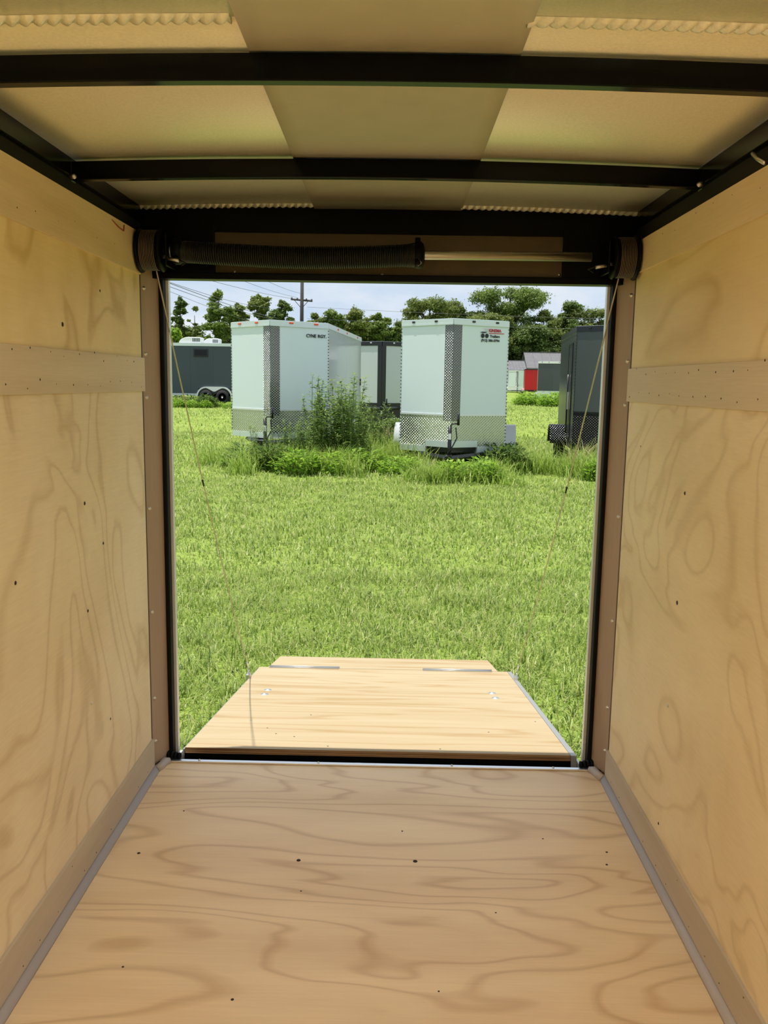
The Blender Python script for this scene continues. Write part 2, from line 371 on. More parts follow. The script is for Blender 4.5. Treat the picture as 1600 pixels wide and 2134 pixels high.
# rear jamb, header, door frame
wr = structure('wall_rear', 'black rear header and wooden jambs framing the open ramp doorway')
for X, s, xo in ((XL, 1, OXL), (XR, -1, OXR)):
    a = Vector((X - s*.002, 2.486, 0)); b = Vector((X + s*.032, 2.560, 0)); n = Vector(((b-a).y*s, -(b-a).x*s, 0)).normalized()*-.008
    pl = [a, b, b+n, a+n]
    lo = [(p.x, p.y, .012) for p in pl]; hi = [(p.x, p.y, 1.612) for p in pl]
    if s == -1: lo.reverse(); hi.reverse()
    obj('jamb_board', MB().hexa(lo+hi), M['jamb_wood'], wr, bevel=.0006)
    ang = math.atan2(-(b-a).x, (b-a).y)
    for z in (1.462, 1.275, 1.15, .82, .50, .225, .085):
        q = a.lerp(b, .16); q.z = z
        nn = -n.normalized()
        o = stamp('screw', wr, None, q + nn*.0003, ME_screw); o.rotation_euler = nn.to_track_quat('Z', 'Y').to_euler()
    # cavity behind jamb
    x0, x1 = sorted((X - s*.060, X + s*.026))
    obj('corner_post', MB().box((x0, 2.566, -.10), (x1, 2.60, 1.70)), M['black_paint'], wr)
    # rubber seal and pale aluminium door edge
    x0, x1 = sorted((X + s*.030, X + s*.044))
    obj('door_seal', MB().box((x0, 2.552, .0), (x1, 2.585, 1.512)), M['rubber'], wr, bevel=.004)
    x0, x1 = sorted((X + s*.026, X + s*.052))
    obj('door_edge', MB().box((x0, 2.586, -.06), (x1, 2.606, 1.60)), M['alu_white'], wr, bevel=.001)
    # folded rubber at the sill corner
    bm = MB()
    for k in range(4):
        cx = X + s*(.030 + .011*k); bm.lathe([(-.004, .010), (-.0045, .013-.001*k), (0, .0145-.001*k), (.0045, .013-.001*k), (.004, .010)], (cx, 2.552, .016-.0015*k), 'x', 12)
    obj('folded_seal', bm, M['rubber'], wr, True)
# header
obj('top_tube', MB().box((XL-.05, 2.535, 1.628), (XR+.05, 2.575, 1.70)), M['black_paint'], wr, bevel=.002)
obj('lower_tube', MB().box((XL+.02, 2.530, 1.494), (XR-.02, 2.585, 1.513)), M['black_paint'], wr, bevel=.002)
for x0, x1 in ((XL+.012, -.536), (.473, XR-.012)):
    obj('side_plate', MB().box((x0, 2.532, 1.505), (x1, 2.565, 1.64)), M['black_paint'], wr)
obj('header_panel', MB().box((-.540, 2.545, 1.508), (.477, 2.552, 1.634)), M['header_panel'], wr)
obj('outer_header', MB().box((XL-.06, 2.578, 1.508), (XR+.06, 2.606, 1.74)), M['black_paint'], wr)
for px, py in ((489,567),(796,573),(1165,573)):
    p = at(px, py, 2.545); o = stamp('screw', wr, None, (p.x, 2.545, p.z), ME_screw, (R_(90), 0, 0), .8)
# door sill
sl = structure('trim_2', 'bright aluminium sill strip screwed across the floor end')
obj('sill_strip', MB().box((-.712, 2.528, .0002), (.640, 2.543, .0065)), M['alu'], sl, bevel=.0015)
obj('sill_plate', MB().box((-.70, 2.5435, -.04), (.63, 2.576, -.012)), M['sill_steel'], sl, bevel=.001)
obj('sill_back', MB().box((-.73, 2.505, -.30), (.66, 2.576, -.041)), M['black_paint'], sl)
for px in (410, 662, 941, 1150):
    p = atz(px, 1595, .0065); stamp('screw', sl, None, (p.x, 2.536, .0065), ME_screw, scale=.8)
# oval loop of wire on the sill
pc = atz(733, 1588, .002)
lp = [(pc.x + .050*math.cos(t), 2.560+.013*math.sin(t), -.010+.002*math.sin(t*2)) for t in np.linspace(0, 2*math.pi, 25)]
wl = obj('wire_loop', MB().tube(lp, .0012, 6), M['steel'], None, True)
tag(wl, 'thin oval loop of wire lying on the door sill', 'wire')

# ceiling: roof skin in sheets, centre strip, crimped seams, roof bows, added fill lamps
cl = structure('ceiling', 'galvanised roof skin with centre strip, crimped seams and black bows')
def roof_sheet(name, x0, x1, y0, y1, dz, mat, th=.004, xe0=None, xe1=None):
    nx = 12; vs = []; fs = []
    for j, y in enumerate((y0, y1)):
        a = x0 if (j == 0 or xe0 is None) else xe0; b = x1 if (j == 0 or xe1 is None) else xe1
        for i in range(nx+1):
            x = a+(b-a)*i/nx; vs.append((x, y, ZC+arch(x)+dz))
    m = nx+1
    for j, y in enumerate((y0, y1)):
        for i in range(m): v = vs[j*m+i]; vs.append((v[0], v[1], v[2]+th))
    for i in range(nx):
        fs += [(i, m+i, m+i+1, i+1), (2*m+i, 2*m+i+1, 3*m+i+1, 3*m+i)]
        fs += [(i, i+1, 2*m+i+1, 2*m+i), (m+i+1, m+i, 3*m+i, 3*m+i+1)]
    fs += [(0, 2*m, 3*m, m), (nx, m+nx, 3*m+nx, 2*m+nx)]
    return obj(name, MB().add(vs, fs), mat, cl, True)
SE1, SE2 = 1.262, 2.502
for y0, y1 in ((YF-.03, SE1-.001), (SE1+.001, SE2-.001), (SE2+.001, 2.60)):
    roof_sheet('roof_sheet', XL-.05, XR+.05, y0, y1, .002, M['roof_skin'])
roof_sheet('centre_strip', -.205, .183, YF, 2.545, -.0035, M['roof_strip'], .003, -.247, .177)
obj('roof_cap', MB().box((XL-.065, YF-.05, 1.712), (XR+.065, 2.61, 1.755)), M['black_paint'], cl)
def seam(y, x0, x1):                 # rope-like crimped lock seam
    pitch = .0195; n = int((x1-x0)/pitch); bm = MB()
    bm.box((x0, y-.012, ZC-.003), (x1, y+.012, ZC+.0015)) if False else None
    seg = n*8; vs = []; fs = []; k = 7
    for i in range(seg+1):
        x = x0+(x1-x0)*i/seg; z = ZC+arch(x)
        for j in range(k):
            u = j/(k-1); yy = y-.013+.026*u
            tw = ((x/pitch) + u*.9) % 1.0
            h = .0095*math.sin(math.pi*u)**.6*(.12+.88*math.sin(math.pi*tw)**1.2) if 0 < j < k-1 else 0
            vs.append((x, yy, z+.0018-h))
    for i in range(seg):
        for j in range(k-1): fs.append((i*k+j, i*k+j+1, (i+1)*k+j+1, (i+1)*k+j))
    return obj('crimped_seam', MB().add(vs, fs), M['roof_skin'], cl, True)
for y in (SE1, SE2):
    seam(y, XL-.02, -.24); seam(y, .172, XR+.02)
def bow(y0):
    n = 20; w = .024; z0 = 1.641; vs = []; fs = []
    for i in range(n+1):
        x = XL+.0+(XR-XL)*i/n; za = z0+arch(x); zt = za+.040
        vs += [(x, y0, za), (x, y0+w, za), (x, y0+w, zt), (x, y0, zt)]
    for i in range(n):
        for k in range(4): a, b = i*4+k, i*4+(k+1) % 4; fs.append((a, b, b+4, a+4))
    fs += [(0, 1, 2, 3), (n*4+3, n*4+2, n*4+1, n*4)]
    obj('roof_bow', MB().add(vs, fs), M['bow_paint'], cl, bevel=.002)
for y in (-.461, .149, .757, 1.366, 1.975): bow(y)
for X, s in ((XL, 1), (XR, -1)):     # weld beads at the bow ends
    obj('weld_bead', MB().lathe([(-.008, .002), (-.004, .006), (.004, .006), (.008, .002)], (X+s*.006, 1.972, 1.648), 'x', 8), M['steel'], cl, True)
def fill_lamp(x, y0, y1, lab):  # ceiling lamp added out of view to brighten the interior
    t = thing('fill_lamp', lab, 'lamp', (x, (y0+y1)/2, 1.69))
    z = ZC+arch(x)
    for a, b in fill_lamp_gaps(y0, y1):
        obj('fill_lamp_base', MB().box((x-.04, a, z-.020), (x+.04, b, z-.002)), M['alu_white'], t, bevel=.003)
        obj('fill_lamp_lens', MB().box((x-.03, a+.01, z-.036), (x+.03, b-.01, z-.0205)), M['lens'], t, bevel=.006)
def fill_lamp_gaps(y0, y1):               # added fill lamps sit between the roof bows
    cuts = [y for y in (-.461, .149, .757) if y0 < y < y1]; out = []; a = y0
    for c in cuts: out.append((a, c-.03)); a = c+.054
    out.append((a, y1)); return out
fill_lamp(-.46, -.85, 1.02, 'added long white fill lamp on the roof skin over the swirl-grained wall')
fill_lamp(.40, -.85, 1.02, 'added long white fill lamp on the roof skin over the diagonal-grained wall')
# open side door added in the right wall, out of view, for fill daylight
d1 = structure('added_doorway', 'added open side doorway with aluminium frame, letting fill daylight in')
for a, b in (((XR-.004, DY0-.015, -.02), (XR+.066, DY0+.015, 1.535)), ((XR-.004, DY1-.015, -.02), (XR+.066, DY1+.015, 1.535)), ((XR-.004, DY0+.015, 1.505), (XR+.066, DY1-.015, 1.535)), ((XR+.001, DY0+.015, -.05), (XR+.066, DY1-.015, -.002))):
    obj('added_door_frame', MB().box(a, b), M['alu_white'], d1, bevel=.002)
leaf = obj('added_door_leaf', MB().box((XR+.072, DY1+.012, -.02), (XR+.102, DY1+1.4, 1.51)), M['black_paint'], d1, bevel=.004)
obj('added_door_handle', MB().tube([(XR+.103, DY1+1.3, .62), (XR+.135, DY1+1.3, .64), (XR+.135, DY1+1.3, .78), (XR+.103, DY1+1.3, .80)], .008, 8), M['steel'], leaf, True)

# ------------------------------------------------------------------ ramp door
RA = Vector((0, 2.622, .010)); RB = Vector((0, 4.15, -.240)); RC = Vector((0, 4.52, -.305))
RX0, RX1 = -.678, .600
FX0, FX1 = -.630, .540
rd = thing('ramp_door', 'lowered plywood ramp door with hinged flap reaching onto the grass', 'ramp', (-.04, 2.63, -.03))
ud = (RB-RA).normalized(); un = Vector((0, -ud.z, ud.y))            # along, normal (up)
if un.z < 0: un = -un
def rp(x, s, h=0): p = RA + ud*s + un*h; return (x, p.y, p.z)
RLEN = (RB-RA).length
def rslab(mb, x0, x1, s0, s1, h0, h1):
    return mb.hexa([rp(x0, s0, h0), rp(x1, s0, h0), rp(x1, s1, h0), rp(x0, s1, h0), rp(x0, s0, h1), rp(x1, s0, h1), rp(x1, s1, h1), rp(x0, s1, h1)])
obj('ramp_panel', rslab(MB(), RX0+.004, RX1-.012, .0015, RLEN, -.018, 0), M['ramp_ply'], rd)
obj('panel_edge', rslab(MB(), RX0+.004, RX1-.012, 0, .0015, -.018, -.0003), M['ply_edge'], rd)
obj('hinge_tube', rslab(MB(), RX0, RX1, .0, .05, -.062, -.0185), M['black_paint'], rd)
obj('ramp_skin', rslab(MB(), RX0, RX1, .05, RLEN, -.050, -.0185), M['black_paint'], rd)
for x0, x1, h in ((RX0-.002, RX0+.003, -.004), (RX1-.011, RX1+.008, .001)):
    obj('edge_channel', rslab(MB(), x0, x1, -.004, RLEN, -.055, h), M['edge_alu'], rd, bevel=.001)
for X, s in ((RX0-.004, -1), (RX1+.006, 1)):       # pale hinge gussets by the sill
    pts = [(X, 2.62, .0), (X+s*.014, 2.575, -.024), (X+s*.014, 2.575, -.05), (X, 2.65, -.055)]
    obj('hinge_gusset', MB().extrude([Vector(p) for p in (pts if s == 1 else pts[::-1])], (s*.006, 0, 0)), M['alu_white'], rd)
# flap
fd = (RC-RB).normalized(); fn = Vector((0, -fd.z, fd.y)); FLEN = (RC-RB).length
def fp(x, s, h): p = RB + fd*s + fn*h; return (x, p.y, p.z)
fo = obj('ramp_flap', MB().hexa([fp(FX0, .006, -.018), fp(FX1, .006, -.018), fp(FX1-.01, FLEN, -.018), fp(FX0+.01, FLEN, -.018), fp(FX0, .006, .0), fp(FX1, .006, .0), fp(FX1-.01, FLEN, .0), fp(FX0+.01, FLEN, .0)]), M['ramp_ply'], rd)
for px0, px1 in ((563, 707), (880, 1022)):
    x0 = atz(px0, 1388, -.24).x; x1 = atz(px1, 1392, -.24).x
    h = obj('strip_hinge', MB().hexa([(x0, 4.128, -.2355), (x1, 4.128, -.2355), (x1, 4.178, -.2435), (x0, 4.178, -.2435), (x0, 4.128, -.2335), (x1, 4.128, -.2335), (x1, 4.178, -.2415), (x0, 4.178, -.2415)]), M['steel'], rd)
    obj('hinge_knuckle', MB().tube([(x0, 4.153, -.236), (x1, 4.153, -.236)], .005, 8), M['steel'], h, True)
ME_bolt = mesh_of(MB().lathe([(0, .017), (.002, .016), (.0022, .009), (.005, .007), (.006, .003)], (0, 0, 0), 'z', 14), M['alu'], 'bolt', True)
for px, py in ((558,1438),(551,1447),(1025,1445),(1032,1455)):
    r = _ray(px, py); n = un; t_ = (Vector((0,RA.y,RA.z)) - Vector((0,0,CZ))).dot(n)/r.dot(n); p = Vector((0,0,CZ)) + r*t_
    o = stamp('carriage_bolt', rd, None, p, ME_bolt); o.rotation_euler = un.to_track_quat('Z', 'Y').to_euler()
for px, py in ((613,1535),(557,1517),(575,1529),(1018,1526),(917,1561),(683,1555),(1115,1504),(648,1490)):
    r = _ray(px, py); t_ = (Vector((0,RA.y,RA.z)) - Vector((0,0,CZ))).dot(un)/r.dot(un); p = Vector((0,0,CZ)) + r*t_
    o = stamp('nail', rd, None, p, ME_nail, scale=1.6); o.rotation_euler = un.to_track_quat('Z', 'Y').to_euler()
# lift cables with their ramp brackets
EYE = []
for X, s, py in ((RX0, -1, 1402), (RX1, 1, 1408)):
    lo, hi = 0, RLEN
    from_px = lambda q: 1067 + FPX*((Vector(q)-Vector((0,0,CZ))).dot(DN))/((Vector(q)-Vector((0,0,CZ))).dot(FW))
    for _ in range(40):
        m_ = (lo+hi)/2
        if from_px(rp(X, m_, .02)) > py: lo = m_
        else: hi = m_
    e = Vector(rp(X + s*.004, lo, .012)); EYE.append(e)
    bk = obj('cable_bracket', MB().box((min(e.x-.012, e.x+.004), e.y-.018, e.z-.04), (max(e.x-.012, e.x+.004)+.004, e.y+.018, e.z+.004)), M['steel'], rd, bevel=.002)
    obj('eye_bolt', MB().tube([e+Vector((0, .010*math.cos(t), .012+.010*math.sin(t))) for t in np.linspace(0, 2*math.pi, 13)], .0032, 6), M['steel'], bk, True)

# ------------------------------------------------------------------ torsion spring over the door
YS = 2.452
sp_ = thing('door_spring', 'black torsion spring with cable drums on a shaft above the doorway', 'spring', (-.04, YS, 1.56))
ctl = [at(x, y, YS) for x, y in ((362,524),(400,526),(500,532),(600,536.5),(700,537),(800,534.5),(872,532))]
sh0, sh1 = at(338, 524, YS), at(1232, 536, YS)
obj('shaft', MB().tube([sh0, at(800, 531, YS), sh1], .0125, 14), M['steel'], sp_, True)
def curve_pt(t):
    f = t*(len(ctl)-1); i = min(int(f), len(ctl)-2); u = f-i
    p = [ctl[max(i-1, 0)], ctl[i], ctl[i+1], ctl[min(i+2, len(ctl)-1)]]
    return .5*((2*p[1]) + (p[2]-p[0])*u + (2*p[0]-5*p[1]+4*p[2]-p[3])*u*u + (3*p[1]-p[0]-3*p[2]+p[3])*u**3)
turns = 128; seg = 14; pts = []
for i in range(turns*seg+1):
    t = i/(turns*seg); c = curve_pt(.03+.94*t); a = 2*math.pi*i/seg
    r = .0285 + (.0035*max(0, (t-.93)/.07))
    pts.append(c + Vector((0, math.cos(a)*r, math.sin(a)*r)))
obj('coil_spring', MB().tube(pts, .0024, 5), M['spring'], sp_, True)
core = [curve_pt(.03+.94*i/40) for i in range(41)]
obj('spring_core', MB().tube(core, .0262, 14), M['void'], sp_, True)
def cone(c, d):                      # winding cone with set-screw bosses
    o = obj('winding_cone', MB().lathe([(-.030*d, .024), (-.012*d, .030), (-.006*d, .036), (.010*d, .037), (.016*d, .030), (.020*d, .018)], c, 'x', 20), M['black_paint'], sp_, True)
    for a in (90, 215, 330):
        v = Vector((0, math.cos(R_(a)), math.sin(R_(a))))
        obj('set_screw_boss', MB().tube([Vector(c)+v*.030, Vector(c)+v*.047], .0075, 8), M['black_paint'], o, True)
    return o
cn = cone(at(870, 532, YS), 1)
e = at(871, 551, YS) + Vector((0, -.034, 0))
obj('cone_socket', MB().tube([e + Vector((.0085*math.cos(t), 0, .0085*math.sin(t))) for t in np.linspace(0, 2*math.pi, 5)], .0014, 6), M['steel'], cn)
cone(at(372, 524, YS), -1)
obj('shaft_collar', MB().lathe([(-.006, .014), (-.006, .019), (.006, .019), (.006, .014)], at(357, 524, YS), 'x', 14), M['steel'], sp_, True)
def drum(c, d):                      # d: outward direction (+1 = toward the right wall)
    prof = [(-.030, .014), (-.030, .056), (-.026, .059), (-.022, .054)]
    for k in range(9): x = -.020+.0052*k; prof += [(x, .0505), (x+.0026, .0525)]
    prof += [(.028, .054), (.031, .061), (.036, .062), (.037, .050), (.037, .014)]
    o = obj('cable_drum', MB().lathe([(a*d, r) for a, r in prof], c, 'x', 36), M['black_paint'], sp_, True)
    w = []
    n0 = 10*24
    for i in range(n0+1):
        a = 2*math.pi*i/24; x = (-.017 + .044*i/n0)*d
        w.append((c[0]+x, c[1]+.0542*math.cos(a), c[2]+.0542*math.sin(a)))
    obj('wound_cable', MB().tube(w, .0014, 5), M['drum_cable'], o, True)
    h = Vector(c) + Vector((-.030*d, -.012, -.018))
    obj('hub_bolt', MB().tube([h, h+Vector((-.016*d, 0, 0))], .006, 6), M['steel'], o, True)
    return o
DL, DR_ = at(330, 522, YS), at(1272, 537, YS)
DL = Vector((XL+.046, YS, DL.z)); DR_ = Vector((XR-.046, YS, DR_.z))
drum(DL, -1); drum(DR_, 1)
for c, d in ((DL, 1), (DR_, -1)):    # bearing plates fixed to the header
    x0, x1 = sorted((c.x+d*.040, c.x+d*.046))
    obj('bearing_plate', MB().box((x0, YS-.03, c.z-.045), (x1, 2.531, c.z+.045)), M['black_paint'], sp_, bevel=.003)
    q = Vector((c.x+d*.052, YS-.034, c.z-.026))
    obj('plate_bolt', MB().tube([q, q+Vector((d*.030, -.004, -.006))], .005, 6), M['steel'], sp_, True)
    obj('tail_wire', MB().tube([q+Vector((d*.02, 0, 0)), q+Vector((d*.05, -.002, -.012)), q+Vector((d*.035, -.002, -.02))], .0018, 5), M['spring'], sp_, True)
for c, d, e, lab in ((DL, -1, EYE[0], 'slack pale steel lift cable beside the swirl-grained wall, running to the ramp'), (DR_, 1, EYE[1], 'pale steel lift cable beside the diagonal-grained wall, running to the ramp')):
    top = Vector((c.x-d*.006, c.y+.010, c.z-.0555)); bot = e + Vector((0, -.002, .024))
    pts = []
    for i in range(25):
        t = i/24; p = top.lerp(bot, t); p.z -= .030*math.sin(math.pi*t); p.y -= .012*math.sin(math.pi*t)
        pts.append(p)
    o = obj('lift_cable', MB().tube(pts, .0022, 6), M['cable'], None, True); tag(o, lab, 'cable', )
    k = obj('crimp_sleeve', MB().tube([pts[-1].lerp(pts[-2], .25), pts[-1].lerp(pts[-2], .8)], .0045, 6), M['alu'], o, True)
    pm = pts[9]; obj('cable_splice', MB().tube([pts[9], pts[9].lerp(pts[10], .35)], .0034, 6), M['spring'], o, True)

# ================================================================== OUTDOORS
G0, GS = -.42, .0075
def gz(y): return G0 + GS*y
rs = np.random.RandomState(7)
def npmesh(name, V, F, mat, parent=None):
    """V (n,3), F (m,k) all same k"""
    me = bpy.data.meshes.new(name); k = F.shape[1]
    me.vertices.add(len(V)); me.vertices.foreach_set('co', np.asarray(V, np.float32).ravel())
    me.loops.add(F.size); me.loops.foreach_set('vertex_index', F.astype(np.int32).ravel())
    me.polygons.add(len(F)); me.polygons.foreach_set('loop_start', np.arange(0, F.size, k, dtype=np.int32))
    me.materials.append(mat); me.update(calc_edges=True); me.validate()
    return link(name, me, parent)

def ground_mat():
    m, t, b = newmat('lawn soil and thatch'); L = t.links.new
    tc = t.nodes.new('ShaderNodeTexCoord')
    n1 = t.nodes.new('ShaderNodeTexNoise'); n1.inputs['Scale'].default_value = .55; n1.inputs['Detail'].default_value = 8; n1.inputs['Roughness'].default_value = .65
    n2 = t.nodes.new('ShaderNodeTexNoise'); n2.inputs['Scale'].default_value = 14; n2.inputs['Detail'].default_value = 6; n2.inputs['Roughness'].default_value = .7
    L(tc.outputs['Object'], n1.inputs['Vector']); L(tc.outputs['Object'], n2.inputs['Vector'])
    r = t.nodes.new('ShaderNodeValToRGB'); e = r.color_ramp.elements
    e[0].position = .30; e[0].color = (.13, .19, .03, 1); e[1].position = .72; e[1].color = (.34, .41, .11, 1)
    q = e.new(.52); q.color = (.23, .31, .06, 1)
    f = math_n(t, 'ADD', math_n(t, 'MULTIPLY', n1.outputs[0], .45), math_n(t, 'MULTIPLY', n2.outputs[0], .55))
    L(f, r.inputs[0]); L(r.outputs[0], b.inputs['Base Color']); b.inputs['Roughness'].default_value = .9; b.inputs['Specular IOR Level'].default_value = .1
    bp = t.nodes.new('ShaderNodeBump'); bp.inputs['Strength'].default_value = .6; bp.inputs['Distance'].default_value = .03
    L(n2.outputs[0], bp.inputs['Height']); L(bp.outputs[0], b.inputs['Normal'])
    return m
gx = np.linspace(-120, 120, 61); gy = np.concatenate([np.linspace(-30, 30, 31), np.linspace(36, 260, 30)])
GX, GY = np.meshgrid(gx, gy)
GZ = G0 + GS*np.minimum(GY, 140) + np.where(GY > 8, .05*np.sin(GX*.7)*np.sin(GY*.5), 0)*np.clip((GY-8)/10, 0, 1)
V = np.stack([GX.ravel(), GY.ravel(), GZ.ravel()], 1); nx_ = len(gx)
ii, jj = np.meshgrid(np.arange(nx_-1), np.arange(len(gy)-1)); b0 = (jj*nx_+ii).ravel()
gr = npmesh('ground', V, np.stack([b0, b0+1, b0+nx_+1, b0+nx_], 1), ground_mat())
tag(gr, 'green lawn ground rising gently toward the parked trailers', kind='structure')

# ---- grass blades, denser near the ramp
def blades(x, y, ln, wd, lean, bend):
    n = len(x); a = rs.uniform(0, 2*np.pi, n); dx, dy = np.cos(a), np.sin(a)
    ra = a + np.pi/2 + rs.uniform(-.5, .5, n); rx, ry = np.cos(ra)*wd/2, np.sin(ra)*wd/2
    z0 = G0 + GS*y - .012
    h1 = ln*.55; h2 = ln
    o1 = lean*ln*.45; o2 = lean*ln + bend*ln*.4
    z1 = h1*np.sqrt(np.clip(1-(lean*.45/.55)**2, .1, 1)); z2 = np.clip(h2*np.sqrt(np.clip(1-lean**2, .05, 1)) - bend*ln*.25, .01, 9)
    P = np.empty((n, 5, 3))
    P[:, 0] = np.stack([x-rx, y-ry, z0], 1); P[:, 1] = np.stack([x+rx, y+ry, z0], 1)
    P[:, 2] = np.stack([x+dx*o1+rx*.85, y+dy*o1+ry*.85, z0+z1], 1); P[:, 3] = np.stack([x+dx*o1-rx*.85, y+dy*o1-ry*.85, z0+z1], 1)
    P[:, 4] = np.stack([x+dx*o2, y+dy*o2, z0+z2], 1)
    k = np.arange(n)[:, None]*5
    F = np.concatenate([k+[0, 1, 2], k+[0, 2, 3], k+[3, 2, 4]], 0)
    return P.reshape(-1, 3), F
GRASS = leafmat('lawn grass', [(.07, .13, .02), (.16, .25, .035), (.25, .35, .06), (.33, .42, .10), (.44, .50, .17), (.46, .44, .21)], .35, .45, .35)
def field(n, x0, x1, y0, y1, ln, wd, spread=.0, keep=None):
    y = rs.uniform(y0, y1, n); t = (y-y0)/(y1-y0)
    x = rs.uniform(0, 1, n)*(x1-x0) + x0
    # clumping
    c = np.sin(x*5.1+np.sin(y*3.3)*2)*np.sin(y*4.7+np.sin(x*2.9)*2)
    L_ = rs.uniform(*ln, n)*(1+.35*c)
    ok = np.ones(n, bool)
    ok &= ~((y < 2.66) & (x > -.85) & (x < .80))
    ok &= ~((x > -.70) & (x < .62) & (y < 4.16)) 
    L_ = np.where((x > -.70) & (x < .62) & (y < 4.6), np.minimum(L_, .07), L_)
    if keep is not None: ok &= keep(x, y)
    x, y, L_ = x[ok], y[ok], L_[ok]; n = len(x)
    return blades(x, y, L_, rs.uniform(*wd, n), rs.uniform(.1, .95, n), rs.uniform(0, .9, n))
def join(parts):
    Vs, Fs, o = [], [], 0
    for V_, F_ in parts: Vs.append(V_); Fs.append(F_+o); o += len(V_)
    return np.concatenate(Vs), np.concatenate(Fs)
Vg, Fg = join([field(125000, -3.0, 3.0, 2.3, 7.0, (.03, .11), (.003, .009)),
               field(95000, -5.2, 5.2, 7.0, 13, (.04, .10), (.006, .013)),
               field(85000, -9, 9, 13, 24, (.04, .12), (.010, .02)),
               field(80000, -24, 26, 24, 62, (.05, .14), (.02, .035))])
go = npmesh('lawn_grass', Vg, Fg, GRASS); tag(go, 'short sunlit lawn grass around the ramp and parked trailers', 'grass', kind='stuff')

# ---- trailers
M['t_white'] = plain('white trailer skin', (.70, .775, .81), .16, spec=.5)
M['t_silver'] = plain('pale silver trailer skin', (.55, .59, .60), .18, spec=.5)
M['t_white2'] = plain('white trailer side sheet', (.70, .74, .74), .10, spec=.7)
M['t_char'] = plain('charcoal trailer skin', (.045, .062, .075), .3, spec=.4)
M['t_black'] = plain('black trailer trim', (.008, .009, .010), .25)
M['t_grey'] = plain('dark grey trailer skin', (.065, .075, .075), .22, spec=.5)
M['t_red'] = plain('red trailer skin', (.52, .004, .006), .3)
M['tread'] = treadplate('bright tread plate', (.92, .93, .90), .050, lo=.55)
M['tread_post'] = treadplate('tread plate corner', (.88, .89, .88), .046, lo=.16, strength=1.0)
M['tread_black'] = treadplate('black tread plate', (.06, .06, .06), .05, .3, .6, lo=.3)
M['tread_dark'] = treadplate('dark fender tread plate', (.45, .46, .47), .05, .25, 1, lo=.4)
M['amber'] = plain('orange marker lens', (.75, .10, .03), .3)
M['dark_lens'] = plain('dark marker lens', (.02, .02, .02), .25)
M['tyre'] = plain('tyre rubber', (.015, .015, .016), .8, noise=.2)
M['rim'] = plain('pale wheel rim', (.60, .60, .60), .35, metal=.7)
M['alu_fender'] = plain('bright fender aluminium', (.84, .85, .86), .3, metal=.3)
M['chrome_trim'] = plain('satin trim rail', (.66, .72, .71), .35, metal=.45)
M['glass'] = plain('dark tinted glass', (.006, .007, .007), .12, spec=.25)
M['plastic_white'] = plain('white plastic shroud', (.80, .80, .80), .35)
M['logo_black'] = plain('black lettering', (.01, .01, .012), .5)
M['logo_red'] = plain('red lettering', (.50, .02, .05), .5)
M['logo_pink'] = plain('faded red stripes', (.72, .60, .62), .5)

def wslab(mb, a, b, z0, z1, o0, o1):
    """upright slab along plan segment a-b, pushed outward from o0 to o1 (outward = right of a->b)"""
    a, b = Vector((*a, 0)), Vector((*b, 0)); d = (b-a).normalized(); n = Vector((d.y, -d.x, 0))
    q = [a+n*o0, a+n*o1, b+n*o1, b+n*o0]
    return mb.hexa([(p.x, p.y, z0) for p in q] + [(p.x, p.y, z1) for p in q])
def wheel(parent, c, r=.33, w=.20):
    o = obj('tyre', MB().lathe([(-w/2, r*.62), (-w/2, r*.92), (-w*.35, r), (w*.35, r), (w/2, r*.92), (w/2, r*.62)], c, 'x', 26), M['tyre'], parent, True, True)
    obj('rim', MB().lathe([(-w/2-.004, r*.20), (-w/2+.02, r*.30), (-w/2+.01, r*.58), (-w/2-.006, r*.63), (w/2+.006, r*.63), (w/2-.01, r*.58), (w/2-.02, r*.30), (w/2+.004, r*.20)], c, 'x', 20), M['rim'], o, True, True)
def fender(parent, x0, x1, yc, zc, r, span=0, mat=None, th=.02):
    """arched mudguard: half ring (stretched by span) extruded across x0..x1"""
    out, inn = [], []
    for k in range(17):
        a = math.pi*k/16; oy = -span/2 if a > math.pi/2 else span/2
        out.append((yc+oy+r*math.cos(a), zc+r*math.sin(a))); inn.append((yc+oy+(r-th)*math.cos(a), zc+(r-th)*math.sin(a)))
    prof = out + inn[::-1]
    mb = MB(); n = len(prof)
    vs = [(x0, y, z) for y, z in prof] + [(x1, y, z) for y, z in prof]; m = len(out)
    fs = [(i, (i+1) % n, n+(i+1) % n, n+i) for i in range(n)]
    for s in (0, n):
        for i in range(m-1): fs.append((s+i, s+i+1, s+n-2-i, s+n-1-i))
    mb.add(vs, fs)
    return obj('fender', mb, mat or M['alu_fender'], parent, True, True)
def text_mesh(s, size, mat, name):
    c = bpy.data.curves.new(name, 'FONT'); c.body = s; c.size = size; c.extrude = .0015; c.offset = size*.03; c.resolution_u = 3
    o = bpy.data.objects.new(name, c); COL.objects.link(o)
    bpy.context.view_layer.update()
    me = bpy.data.meshes.new_from_object(o.evaluated_get(bpy.context.evaluated_depsgraph_get()))
    bpy.data.objects.remove(o); bpy.data.curves.remove(c)
    me.materials.clear(); me.materials.append(mat); me.name = name
    return me
def on_face(me, name, parent, a, b, u, z, off=.012, sx=1.0, shear=0):
    """place a flat mesh on the wall a->b (outward on its right), u metres along, height z"""
    a_, b_ = Vector((*a, 0)), Vector((*b, 0)); d = (b_-a_).normalized(); n = Vector((d.y, -d.x, 0))
    o = link(name, me, parent); p = a_ + d*u + n*off
    m = Matrix(((d.x*sx, 0, n.x, p.x), (d.y*sx, 0, n.y, p.y), (0, 1, 0, z), (0, 0, 0, 1)))
    o.matrix_local = m; return o

